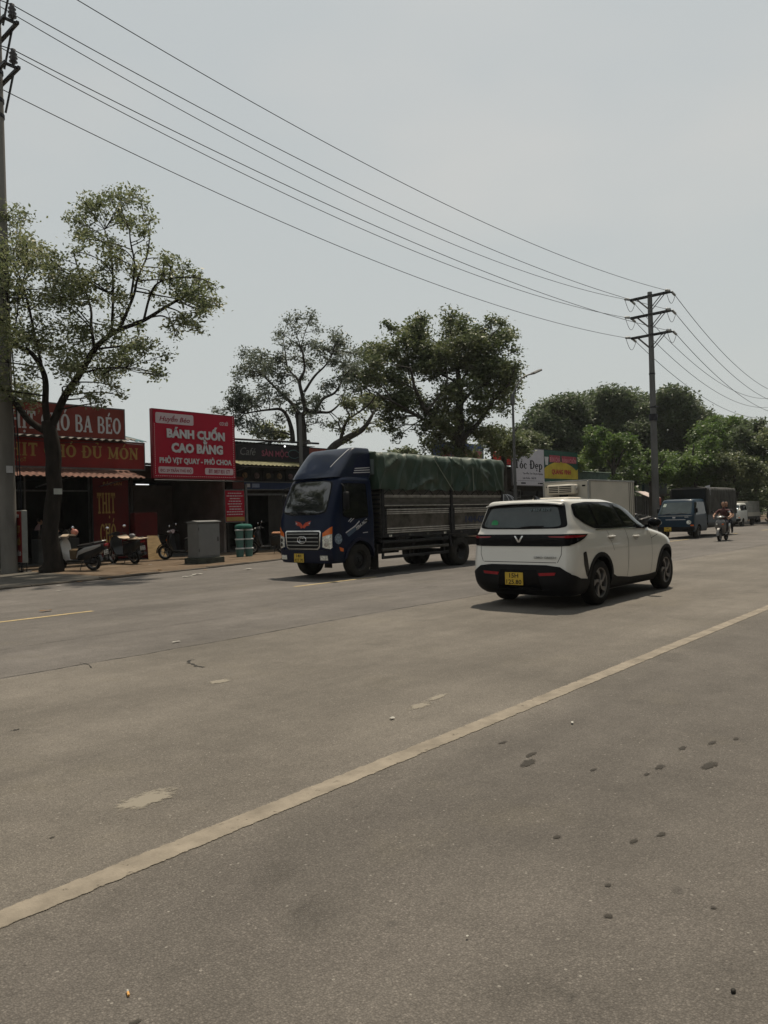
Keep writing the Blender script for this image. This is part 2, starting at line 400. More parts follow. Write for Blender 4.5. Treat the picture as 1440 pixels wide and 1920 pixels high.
while xx < 70:
    ln = 1.98 if xx < 30 else 5.96
    a, b = V((xx, kerb_y(xx), 0)), V((xx + ln, kerb_y(xx + ln), 0)); d = (b - a).normalized(); s = V((-d.y, d.x, 0)) * .15
    hz = .05 + random.uniform(-.012, .012)
    r0 = [a, a + s, a + s + V((0, 0, hz)), a + s * .18 + V((0, 0, hz)), a + V((0, 0, hz * .55))]
    MB().loft([r0, [p + (b - a) for p in r0]]).build('kerb_stone', dkc, kb); xx += ln + .02
# ---------------------------------------------------------------- trees
def leaf_mat(name, cols, trans=.45):
    m = bpy.data.materials.new(name); m.use_nodes = True; t = m.node_tree; b = t.nodes['Principled BSDF']; L = t.links.new
    ge = nd(t, 'ShaderNodeNewGeometry'); r = nd(t, 'ShaderNodeValToRGB'); e = r.color_ramp.elements
    while len(e) < len(cols): e.new(.5)
    for k, c in enumerate(cols): e[k].position = k / (len(cols) - 1); e[k].color = tuple(c) + (1,)
    tcn = nd(t, 'ShaderNodeTexCoord'); n = nd(t, 'ShaderNodeTexNoise'); n.inputs['Scale'].default_value = .55; n.inputs['Detail'].default_value = 2
    L(tcn.outputs['Object'], n.inputs['Vector'])
    a = nd(t, 'ShaderNodeMath', operation='MULTIPLY_ADD'); L(ge.outputs['Random Per Island'], a.inputs[0]); a.inputs[1].default_value = .55
    a2 = nd(t, 'ShaderNodeMath', operation='MULTIPLY_ADD'); L(n.outputs['Fac'], a2.inputs[0]); a2.inputs[1].default_value = 1.5; a2.inputs[2].default_value = -.52
    L(a2.outputs[0], a.inputs[2]); L(a.outputs[0], r.inputs[0]); L(r.outputs[0], b.inputs['Base Color'])
    b.inputs['Roughness'].default_value = .5; b.inputs['Specular IOR Level'].default_value = .45
    tl = nd(t, 'ShaderNodeBsdfTranslucent'); L(r.outputs[0], tl.inputs['Color'])
    ms = nd(t, 'ShaderNodeMixShader'); ms.inputs[0].default_value = trans
    L(b.outputs[0], ms.inputs[1]); L(tl.outputs[0], ms.inputs[2]); L(ms.outputs[0], t.nodes['Material Output'].inputs[0])
    return m
BARK = mat('bark', (.020, .016, .013), .95, var=.35, scale=6, bump=.9, bscale=22, stretch=(1, 1, .35))
BARK2 = mat('grey_bark', (.05, .046, .04), .95, var=.3, scale=6, bump=.8, bscale=22, stretch=(1, 1, .35))
LEAF_OLIVE = leaf_mat('olive_leaves', [(.08, .10, .046), (.125, .15, .07), (.18, .2, .095), (.25, .245, .135)])
LEAF_GREY = leaf_mat('grey_green_leaves', [(.075, .094, .07), (.105, .126, .092), (.145, .165, .12)])
LEAF_DARK = leaf_mat('dark_leaves', [(.056, .078, .034), (.086, .112, .047), (.125, .148, .064), (.175, .185, .088)], .38)
LEAF_FRESH = leaf_mat('fresh_leaves', [(.04, .072, .018), (.064, .115, .026), (.10, .155, .036), (.14, .19, .055)])
LEAF_BG = leaf_mat('far_leaves', [(.044, .062, .032), (.064, .09, .043), (.09, .12, .056), (.12, .145, .075)])
def leaf_cards(pts, size, rng, name, m, parent, aspect=.55, flat=.35, jit=.4):
    P_ = np.array(pts, dtype=np.float32); n = len(P_)
    u = rng.normal(size=(n, 3)).astype(np.float32); u[:, 2] = u[:, 2] * .6 - .25
    u /= np.linalg.norm(u, axis=1, keepdims=True)
    w = rng.normal(size=(n, 3)).astype(np.float32); w[:, 2] *= flat
    w -= u * (u * w).sum(1, keepdims=True); w /= np.linalg.norm(w, axis=1, keepdims=True) + 1e-6
    s = (size * (1 + jit * rng.uniform(-1, 1, n))).astype(np.float32)[:, None]
    nn = np.cross(u, w)
    v0 = P_; v2 = P_ + u * s; mid = P_ + u * s * .45 + nn * s * .1
    v1 = mid + w * s * aspect * .5; v3 = mid - w * s * aspect * .5
    vv = np.stack([v0, v1, v2, v3], 1).reshape(-1, 3)
    me = bpy.data.meshes.new(name); me.vertices.add(4 * n); me.vertices.foreach_set('co', vv.ravel())
    me.loops.add(4 * n); me.loops.foreach_set('vertex_index', np.arange(4 * n, dtype=np.int32))
    me.polygons.add(n); me.polygons.foreach_set('loop_start', np.arange(0, 4 * n, 4, dtype=np.int32))
    me.update(calc_edges=True); me.validate()
    return link(name, me, m, parent)
def tree(label, base, limbs, clumps, leaf, dens, leafm, bark=BARK, group=None, seed=1, name='tree', twig_r=.018, twigs=9, limb_n=8, sub=5, spread=.16, cat='tree', flare=1.3, thin=1.0, fill=.35):
    """limbs: polylines of (point, radius), the first is the trunk; clumps: (centre, rx, rz)"""
    rng = np.random.default_rng(seed); rnd = random.Random(seed)
    root = thing(name, label, cat, base, 0, group); o = V(base)
    tr = MB(); br = MB(); nodes = []
    for li, lb in enumerate(limbs):
        pts = smooth_path([p for p, r in lb], 6); n = len(pts)
        rs = []
        for i in range(n):
            f = i / (n - 1) * (len(lb) - 1); k = min(int(f), len(lb) - 2); rs.append(lb[k][1] + (lb[k + 1][1] - lb[k][1]) * (f - k))
        wob = .25 * lb[0][1] + .015
        q = [V(p) + V((noise.noise(V((p.x * 1.3, p.z * 1.3, li * 3.1))), noise.noise(V((p.y * 1.3, p.z * 1.3, li * 7.7))), 0)) * wob * (0 if i == 0 else 1) for i, p in enumerate(pts)]
        if li == 0: rs[0] *= flare; rs[1] *= 1 + (flare - 1) * .4
        (tr if li == 0 else br).tube([p - o for p in q], rs, limb_n)
        nodes += [(p, r) for p, r in zip(q, rs) if r < .3 or li > 0]
        nodes += [(p, r) for p, r in zip(q[-3:], rs[-3:])]
    leaves = []
    for c, rx, rz in clumps:
        c = V(c)
        best = min(nodes, key=lambda nr: (nr[0] - c).length + (1.2 * max(0, nr[0].z - c.z)))
        a = best[0]; ln = (c - a).length
        mid = (a + c) / 2 + V((rnd.uniform(-1, 1), rnd.uniform(-1, 1), rnd.uniform(-.2, .7))) * ln * .13
        bp = smooth_path([a, mid, c], 4); r0 = min(best[1] * .7, twig_r * (1.2 + ln * .5))
        br.tube([p - o for p in bp], [r0 + (twig_r * .7 - r0) * i / (len(bp) - 1) for i in range(len(bp))], 5, False)
        cl = bp[len(bp) // 2:]
        nt_ = max(3, int(twigs * (rx * rx * rz) ** .4))
        cents = []
        for k in range(nt_):
            d = V((rnd.gauss(0, 1), rnd.gauss(0, 1), rnd.gauss(0, 1))); d.normalize(); rr = rnd.random() ** .45
            e = c + V((d.x * rx * rr, d.y * rx * rr, d.z * rz * rr))
            s0 = rnd.choice(cl); m_ = (s0 + e) / 2 + V((rnd.uniform(-1, 1), rnd.uniform(-1, 1), rnd.uniform(-.3, 1))) * .1 * (e - s0).length
            br.tube([s0 - o, m_ - o, e - o], [twig_r * .6, twig_r * .45, twig_r * .2], 3, False)
            for j in range(sub):
                t = rnd.uniform(.35, 1.0); q = s0.lerp(m_, t * 2) if t < .5 else m_.lerp(e, t * 2 - 1)
                cents.append(q)
        n = int(3.4 * dens * rx * (rx + rz) * .5)
        ci = rng.integers(0, len(cents), n); cc = np.array([tuple(p - o) for p in cents])[ci]
        sp = 1.35 * spread * (rx + rz) * .5 + .1
        lf = cc + rng.normal(size=(n, 3)) * np.array([sp, sp, sp * .75]) * rng.uniform(.3, 1.0, (n, 1))
        k_ = int(n * fill); d = rng.normal(size=(k_, 3)); d /= np.linalg.norm(d, axis=1, keepdims=True) + 1e-9
        if k_: lf[:k_] = np.array(tuple(c - o)) + d * np.array([rx, rx, rz]) * 1.25 * rng.uniform(0, 1, (k_, 1)) ** .4
        leaves.append(lf)
    tr.build('trunk', bark, root, True); br.build('branches', bark, root, True, fix=False)
    leaf_cards(np.concatenate(leaves), leaf, rng, 'crown', leafm, root)
    return root
def pxl(pts, dep, r0, r1, dz=None):
    """a limb through picture points at given depths, with radius running from r0 to r1"""
    n = len(pts); out = []
    for i, p in enumerate(pts):
        d = dep if not isinstance(dep, (list, tuple)) else dep[0] + (dep[1] - dep[0]) * i / (n - 1)
        out.append((at(p[0], p[1], d), r0 + (r1 - r0) * i / (n - 1)))
    return out
rc = random.Random(3)
def clumps_from(lst, dep, sc=1.0, dj=1.6, split=0):
    out = []
    if split: lst = [(it[0] + rc.uniform(-.75, .75) * it[2], it[1] + rc.uniform(-.7, .7) * it[2], it[2] * rc.uniform(.6, .95)) for it in lst for _ in range(split)]
    for it in lst:
        px, py, r = it[:3]; d = dep + rc.uniform(-dj, dj)
        w = r / 1385 * d * sc; out.append((at(px, py, d), w, w * (it[3] if len(it) > 3 else .8)))
    return out

# the big tree at the pavement edge, left
D0 = 23.4; B0 = onG(97, 1075); B0.z = 0.03
nl = [[(B0, .33), (at(98, 990, D0), .255), (at(99, 900, D0), .24), (at(98, 840, D0), .25), (at(92, 790, D0), .2)],
      pxl([(92, 800), (86, 760), (83, 705), (62, 665), (38, 650), (22, 635)], [D0, 22.4], 0.117, 0.040),
      pxl([(95, 815), (62, 795), (40, 770), (14, 735), (0, 690), (-20, 640)], [D0, 23.5], 0.117, 0.056),
      pxl([(96, 800), (118, 750), (150, 700), (176, 655), (215, 622), (270, 600), (330, 565), (352, 555)], [D0, 22.2], 0.133, 0.028),
      pxl([(176, 650), (172, 610), (170, 580), (152, 520), (140, 480)], [23, 24.2], 0.055, 0.020),
      pxl([(225, 615), (248, 560), (258, 520), (275, 480), (282, 440)], [22.8, 23.8], 0.055, 0.016),
      pxl([(245, 560), (252, 500), (245, 455), (243, 430)], [23, 22.4], 0.039, 0.016),
      pxl([(210, 620), (212, 540), (207, 470), (196, 430)], [23, 23.8], 0.047, 0.016),
      pxl([(84, 715), (50, 560), (30, 500)], [D0, 24], 0.055, 0.020),
      pxl([(250, 605), (300, 592), (322, 605), (328, 630)], [22.6, 22], 0.031, 0.012),
      pxl([(270, 598), (285, 545), (310, 525), (360, 520), (395, 530)], [22.5, 21.6], 0.039, 0.012),
      pxl([(150, 700), (200, 690), (235, 690)], [23.2, 22], 0.039, 0.016),
      pxl([(176, 655), (230, 650), (275, 655)], [23.2, 24.2], 0.039, 0.016)]
ncl = [(30, 400, 38), (60, 430, 30), (18, 470, 40), (75, 480, 36), (30, 540, 45), (95, 520, 38), (62, 590, 45), (120, 570, 42), (20, 620, 34), (110, 640, 46), (70, 660, 36), (30, 700, 40), (60, 735, 34), (110, 690, 34), (5, 745, 40),
       (155, 390, 26, .7), (190, 372, 24), (225, 365, 22), (265, 375, 22), (280, 405, 20), (140, 405, 20), (205, 410, 28), (245, 425, 26), (170, 440, 26), (275, 440, 18), (150, 460, 24), (190, 490, 28), (230, 480, 24), (215, 540, 30), (160, 540, 34), (265, 520, 22), (190, 600, 34), (150, 620, 36), (235, 580, 26),
       (300, 480, 18), (322, 480, 16), (345, 500, 18), (375, 515, 18), (398, 530, 14), (330, 540, 24), (370, 560, 28), (395, 580, 18), (350, 600, 26), (375, 610, 18), (300, 560, 20), (310, 510, 18),
       (265, 640, 26), (300, 650, 24), (320, 620, 18), (290, 690, 20), (310, 700, 12), (250, 690, 28), (205, 660, 28), (200, 710, 26), (180, 740, 24), (225, 735, 18), (140, 735, 18), (235, 650, 24), (-20, 560, 60), (-40, 680, 60), (-30, 460, 45)]
def hull_fill(n, xs, tops, bots, r0, r1, seed, holes=()):
    q_ = random.Random(seed); out = []
    while len(out) < n:
        x = q_.uniform(xs[0], xs[-1]); t, b = np.interp(x, xs, tops), np.interp(x, xs, bots); r = q_.uniform(r0, r1)
        y = q_.uniform(t + r * .5, b - r * .5)
        if any((x - hx) ** 2 + (y - hy) ** 2 < hr * hr for hx, hy, hr in holes): continue
        out.append((x, y, r))
    return out
ncl += hull_fill(26, [0, 60, 110, 125, 150, 200, 280, 300, 330, 370, 395], [405, 405, 465, 450, 392, 368, 385, 455, 485, 515, 545], [760, 750, 720, 710, 740, 745, 705, 695, 670, 600, 585], 12, 24, 8, ((120, 430, 25), (330, 660, 20), (335, 590, 12)))
tree('big leaning street tree with thin olive crown at the left pavement edge', B0, nl, clumps_from(ncl, D0 - .3, 1.0, 1.7, 2), .115, 430, LEAF_OLIVE, seed=11, twigs=9, spread=.28, group=None, fill=.55, twig_r=.014)

MB().box(-.13, .13, -.305, -.29, -.09, .09).xf(M.Translation(at(102, 922, D0) - B0 + V((0, .05, 0)))).build('tag_plate', mat('tag_white', (.35, .36, .33), .6), COL.objects[-1].parent)
Bn = V((2.9, 24.2, .03)); rn = random.Random(77)  # out-of-view tree, put here for the truck windscreen to mirror
tree('unseen street tree added beyond the left edge for the truck windscreen to mirror', Bn, [[(Bn, .3), (Bn + V((.1, .1, 2.5)), .24), (Bn + V((0, 0, 4.6)), .22)], [(Bn + V((0, 0, 4.2)), .16), (Bn + V((1.4, .6, 6.3)), .1), (Bn + V((2.2, .6, 9)), .03)], [(Bn + V((0, 0, 4.4)), .16), (Bn + V((-1.5, -.6, 7)), .1), (Bn + V((-2.4, 0, 9.5)), .03)], [(Bn + V((0, 0, 4.4)), .14), (Bn + V((.2, -1.4, 7)), .08), (Bn + V((.4, -1.6, 10)), .03)]],
     [(Bn + V((rn.uniform(-3.6, 3.2), rn.uniform(-2.6, 2.6), rn.uniform(5.4, 11))), rn.uniform(.6, 1.0), rn.uniform(.5, .8)) for _ in range(60)], .14, 300, LEAF_OLIVE, seed=12, twigs=6)
# thin grey tree behind the shops
D1 = 39; b1 = at(566, 985, D1); b1.z = 0.03
m1 = [[(b1, .3), (at(566, 900, D1), .28), (at(565, 800, D1), .26), (at(560, 775, D1), .22)],
      pxl([(560, 785), (572, 770), (568, 745), (562, 715), (572, 690), (565, 650)], [D1, 38], .15, .04),
      pxl([(572, 768), (590, 770), (605, 748), (628, 735), (645, 705)], [D1, 38.3], .12, .04),
      pxl([(575, 775), (600, 773), (620, 772), (640, 755)], [D1, 40], .1, .04),
      pxl([(570, 735), (590, 705), (610, 685), (625, 660)], [38.5, 38], .08, .03),
      pxl([(560, 775), (545, 755), (525, 735), (500, 710), (480, 690)], [D1, 40], .12, .03),
      pxl([(549, 830), (545, 800), (530, 770), (505, 768), (460, 775)], [D1, 38.5], .14, .03),
      pxl([(562, 715), (540, 690), (535, 660), (530, 630)], [38.5, 39.5], .06, .02)]
mcl = [(545, 612, 22), (570, 605, 20), (595, 615, 18), (525, 625, 16), (640, 632, 22), (620, 645, 20), (555, 645, 24), (590, 650, 24), (650, 660, 22), (620, 680, 26), (575, 685, 22), (535, 675, 20), (470, 668, 22), (455, 665, 18), (490, 690, 22), (515, 700, 20), (455, 700, 20), (440, 735, 18), (465, 735, 24), (500, 735, 24), (535, 725, 22), (480, 765, 22), (445, 755, 16), (430, 752, 12), (520, 760, 18), (650, 700, 22), (660, 690, 18), (600, 720, 20), (640, 735, 20), (555, 760, 16), (590, 790, 18), (575, 795, 14), (455, 790, 20), (480, 800, 18), (415, 775, 16), (435, 790, 14), (500, 800, 18), (530, 790, 14), (600, 750, 14), (640, 800, 12), (405, 770, 10)]
mcl += hull_fill(20, [410, 440, 470, 520, 560, 600, 650, 668], [740, 670, 655, 610, 598, 605, 640, 690], [800, 810, 815, 820, 800, 790, 760, 730], 12, 22, 18, ((545, 790, 14), (600, 770, 12), (505, 640, 14)))
tree('thin grey-green tree with see-through crown behind the dark cafe roof', b1, m1, clumps_from(mcl, D1, 1.0, 1.8, 2), .14, 250, LEAF_GREY, BARK2, seed=21, twigs=8, twig_r=.018, fill=.5)
# low bush of yellow green leaves on the cafe roof line
b1b = at(505, 985, 41); b1b.z = .03
tree('small yellow-green tree showing over the cafe roof', b1b, [[(b1b, .12), (at(506, 840, 41), .1), (at(503, 815, 41), .05)], pxl([(506, 830), (530, 818), (548, 822)], 41, .08, .04)], clumps_from([(500, 805, 20), (520, 812, 18), (480, 812, 14), (535, 815, 14)], 41, 1, .8), .19, 330, LEAF_OLIVE, seed=22)
# leaning bare-limbed tree over the truck
D2 = 37; b2 = at(590, 985, D2); b2.z = .03
l2 = [[(b2, .26), (at(600, 900, D2), .22), (at(622, 843, D2), .2), (at(650, 822, D2), .17), (at(680, 805, D2), .13), (at(698, 778, D2), .07)],
      pxl([(638, 830), (645, 800), (655, 780), (650, 770)], [D2, 36.5], .1, .04), pxl([(645, 815), (635, 795), (640, 780)], D2, .06, .02), pxl([(655, 785), (690, 760), (705, 740)], [D2, 36], .06, .03)]
cl2 = [(655, 765, 16), (675, 780, 14), (640, 785, 12), (700, 790, 12), (665, 810, 11), (690, 805, 10), (655, 825, 9), (660, 740, 22), (640, 750, 14), (685, 745, 20), (705, 765, 14), (625, 800, 9), (640, 805, 9)]
tree('small tree leaning right on a bare curved limb above the truck cab', b2, l2, clumps_from(cl2, D2, .95, 1, 2), .16, 190, LEAF_OLIVE, BARK2, seed=31, twig_r=.02)
# the big dense tree
D3 = 42; b3 = at(862, 985, D3); b3.z = .03
l3 = [[(b3, .38), (at(862, 900, D3), .34), (at(862, 830, D3), .3), (at(862, 770, D3), .25), (at(862, 720, D3), .16), (at(850, 660, D3), .08)],
      pxl([(862, 840), (845, 810), (800, 770), (780, 730), (770, 690)], [D3, 38.5], .2, .05), pxl([(862, 830), (900, 790), (925, 750), (950, 725), (965, 690)], [D3, 39.5], .16, .04),
      pxl([(862, 760), (885, 735), (915, 715), (930, 680)], [D3, 41], .12, .04), pxl([(845, 815), (800, 790), (750, 760), (710, 740)], [D3, 38], .12, .04),
      pxl([(800, 770), (825, 740), (838, 715), (836, 680)], [39, 40.5], .08, .03), pxl([(862, 720), (810, 690), (780, 655)], [D3, 41], .08, .03), pxl([(862, 720), (900, 660), (925, 625)], [D3, 41], .08, .03)]
cl3 = []
rr = random.Random(5)
def inside(px, py):
    top = np.interp(px, [660, 690, 720, 760, 790, 830, 870, 885, 920, 955, 990], [680, 640, 622, 610, 600, 598, 612, 618, 605, 618, 660])
    bot = np.interp(px, [640, 680, 720, 745, 780, 830, 870, 920, 950, 985], [770, 780, 775, 815, 830, 840, 850, 835, 770, 700])
    return top + 10 < py < bot - 12
k = 0
while len(cl3) < 96:
    px, py = rr.uniform(655, 966), rr.uniform(600, 845)
    if not inside(px, py): continue
    if (abs(px - 815) < 32 and abs(py - 718) < 13) or (850 < px < 950 and 745 < py < 800 and rr.random() < .6) or (740 < px < 772 and 765 < py < 795): continue
    cl3.append((px, py, rr.uniform(17, 27)))
cl3 += [(790, 596, 15), (840, 590, 20), (870, 600, 14), (920, 598, 14), (942, 605, 13), (962, 630, 14), (722, 608, 11), (745, 618, 14), (972, 655, 11), (962, 690, 11), (905, 735, 18), (938, 745, 11), (925, 760, 10), (730, 800, 14), (745, 820, 12), (715, 790, 12), (905, 770, 16), (830, 845, 20), (890, 850, 18), (860, 850, 20), (800, 840, 16)]
tree('large dense dark green tree towering behind the tarp truck', b3, l3, clumps_from(cl3, D3, 1.05, 2.2), .19, 330, LEAF_DARK, BARK2, seed=41, twigs=8, spread=.24)
# smaller trees between and beyond the signs
def crowd(label, px0, px1, ytop, ybot, dep, n, r, leaf, dens, lm, seed, trunk_px, group='trees far down the road', dj=2.5, name='tree', nd_=1.0, trunk_r=.22):
    q = random.Random(seed); b = at(trunk_px, 985, dep); b.z = .02; cl = []
    xs, ys = ytop; guard = 0
    while len(cl) < n and guard < 5000:
        guard += 1
        px = q.uniform(px0, px1); t = np.interp(px, xs, ys); rad = q.uniform(r * .7, r * 1.25)
        py = t + rad * .8 + (ybot - t - rad) * q.random() ** 1.25
        if py < ybot: cl.append((px, py, rad))
    top = min(ys); mx_ = (px0 + px1) / 2
    L_ = [[(b, trunk_r), (at(trunk_px, (ybot + top) / 2 + 40, dep), trunk_r * .8), (at(mx_, (ybot + top) / 2, dep), trunk_r * .5), (at(mx_, top + 20, dep), trunk_r * .15)]]
    for s in (-1, 1):
        L_.append(pxl([(trunk_px, (ybot + top) / 2 + 40), (mx_ + s * (px1 - px0) * .2, (ybot + top) / 2), (mx_ + s * (px1 - px0) * .35, top + (ybot - top) * .3)], dep, trunk_r * .5, trunk_r * .12))
    return tree(label, b, L_, clumps_from(cl, dep, 1.0, dj), leaf, dens, lm, BARK2, group, seed, name, twigs=5, sub=4, spread=.26, limb_n=6)
crowd('low dark tree between the lamp post and the dense tree', 905, 985, ([905, 930, 960, 985], [800, 790, 778, 800]), 850, 47, 14, 17, .22, 330, LEAF_DARK, 51, 945)
crowd('low bushy tree just behind the white hair salon sign', 975, 1015, ([970, 990, 1020], [806, 796, 815]), 845, 60, 9, 15, .26, 300, LEAF_DARK, 52, 995)
crowd('small pale tree peeking over the green eatery sign', 1030, 1110, ([1030, 1060, 1110], [845, 828, 860]), 885, 64, 10, 14, .26, 260, LEAF_FRESH, 53, 1100)
crowd('left dark broad-crowned tree of the tall row behind the signs', 980, 1090, ([975, 1000, 1040, 1090], [785, 765, 740, 733]), 885, 78, 58, 23, .34, 190, LEAF_BG, 54, 1035)
crowd('middle tall dark tree, highest of the row behind the signs', 1075, 1200, ([1070, 1100, 1130, 1160, 1200], [738, 730, 720, 720, 726]), 892, 82, 64, 24, .34, 190, LEAF_BG, 55, 1140)
crowd('dark tree with ragged top behind the far utility pole', 1190, 1330, ([1190, 1230, 1265, 1290, 1315, 1330], [730, 726, 723, 733, 756, 790]), 905, 80, 62, 23, .34, 190, LEAF_BG, 56, 1255)
crowd('dark rounded tree filling the row left of its highest crown', 1050, 1150, ([1050, 1100, 1150], [745, 732, 728]), 895, 86, 46, 23, .34, 190, LEAF_BG, 65, 1095)
crowd('dark rounded tree filling the row just left of the far pole', 1150, 1260, ([1150, 1200, 1260], [730, 734, 735]), 900, 86, 46, 23, .34, 190, LEAF_BG, 66, 1205)
crowd('dark sloping tree at the right end of the tall row', 1290, 1400, ([1290, 1330, 1365, 1400], [765, 775, 780, 785]), 900, 84, 40, 21, .34, 190, LEAF_BG, 67, 1340)
crowd('feathery bright green tree left of the far utility pole', 1105, 1195, ([1100, 1115, 1140, 1170, 1200], [805, 790, 787, 795, 815]), 905, 60, 24, 14, .24, 310, LEAF_FRESH, 57, 1150, dj=1.6)
crowd('small yellow-green tree at the foot of the far utility pole', 1185, 1262, ([1180, 1205, 1230, 1265], [860, 845, 840, 862]), 910, 56, 14, 12, .2, 330, LEAF_FRESH, 58, 1222, dj=1.2)
crowd('green roadside tree behind the dark canvas truck', 1255, 1345, ([1250, 1285, 1320, 1345], [850, 830, 815, 812]), 905, 62, 34, 17, .24, 280, LEAF_FRESH, 59, 1305, dj=2)
crowd('rounded pale green tree above the small white truck', 1310, 1400, ([1305, 1330, 1365, 1400], [800, 782, 775, 782]), 905, 72, 38, 20, .3, 220, LEAF_FRESH, 60, 1350)
crowd('dark tree with loose twigs at the right edge of the road', 1385, 1480, ([1380, 1405, 1430, 1480], [792, 785, 778, 775]), 930, 66, 40, 19, .28, 230, LEAF_BG, 61, 1420)
crowd('low leafy tree beside the small white truck', 1330, 1425, ([1325, 1360, 1400, 1425], [855, 845, 850, 860]), 950, 62, 30, 15, .24, 260, LEAF_DARK, 62, 1378, dj=1.5)
crowd('dark leafy tree at the far right end of the verge', 1430, 1530, ([1430, 1480, 1530], [800, 790, 795]), 950, 58, 22, 20, .26, 240, LEAF_DARK, 63, 1470)
crowd('round bush over the far end of the truck tarp', 735, 790, ([730, 760, 790], [845, 832, 838]), 860, 60, 8, 12, .24, 300, LEAF_DARK, 64, 760)
# the green belt under the far trees reads as one mass
q = random.Random(9); hp = []
rng9 = np.random.default_rng(9)
hb = MB()
pts9 = []
for k in range(260):
    px = q.uniform(930, 1560); dep = q.uniform(68, 96); r_ = q.uniform(.8, 1.7)
    c = at(px, 960, dep); c.z = q.uniform(.2, 5.4)
    if c.y < 25.5 + r_: c.y = 25.5 + r_ + q.uniform(0, 8)
    n = 420; d = rng9.normal(size=(n, 3)); d /= np.linalg.norm(d, axis=1, keepdims=True)
    pts9.append(np.array(tuple(c)) + d * r_ * rng9.uniform(.5, 1.1, (n, 1)))
struct(leaf_cards(np.concatenate(pts9), .4, rng9, 'far_greenery', LEAF_BG, None), 'stuff')
# unseen trees added on the photographer's side: vehicles mirror them, shaded faces get darker
pts9 = []
for k in range(560):
    a = (q.uniform(-48, 95), q.uniform(-17, -8.5), q.uniform(1.0, 16.0)); r_ = q.uniform(1.4, 2.6)
    if a[2] < 3 and q.random() < .3: continue
    n = 200; d = rng9.normal(size=(n, 3)); d /= np.linalg.norm(d, axis=1, keepdims=True)
    pts9.append(np.array(a) + d * r_ * rng9.uniform(.4, 1.1, (n, 1)))
struct(leaf_cards(np.concatenate(pts9), .6, rng9, 'unseen_roadside_wood', LEAF_DARK, None, aspect=.8), 'stuff')
# and a wood far behind closes the view down the road
pts9 = []
for k in range(330):
    a = R(q.uniform(-180, 180) if k > 170 else q.uniform(-32, 75)); dep = q.uniform(150, 230); r_ = q.uniform(2.2, 4.5)
    c = V((math.cos(a) * dep, (abs(math.sin(a)) if k <= 170 else math.sin(a)) * dep, q.uniform(.5, 7.5)))
    if -9 < c.y < 30 and -330 < c.x < 330: c.y += 39
    n = 260; d = rng9.normal(size=(n, 3)); d /= np.linalg.norm(d, axis=1, keepdims=True)
    pts9.append(np.array(tuple(c)) + d * r_ * rng9.uniform(.5, 1.1, (n, 1)))
struct(leaf_cards(np.concatenate(pts9), .9, rng9, 'distant_wood', LEAF_BG, None), 'stuff')
# thin midday haze
hzm = bpy.data.materials.new('haze_air'); hzm.use_nodes = True; ht = hzm.node_tree; ht.nodes.clear()
hv = nd(ht, 'ShaderNodeVolumePrincipled'); hv.inputs['Color'].default_value = (.86, .9, .92, 1); hv.inputs['Density'].default_value = .00022; hv.inputs['Anisotropy'].default_value = .2
ho = nd(ht, 'ShaderNodeOutputMaterial'); ht.links.new(hv.outputs[0], ho.inputs['Volume'])
struct(MB().box(-300, 420, -300, 320, -1.0, 24).build('haze', hzm), 'stuff')
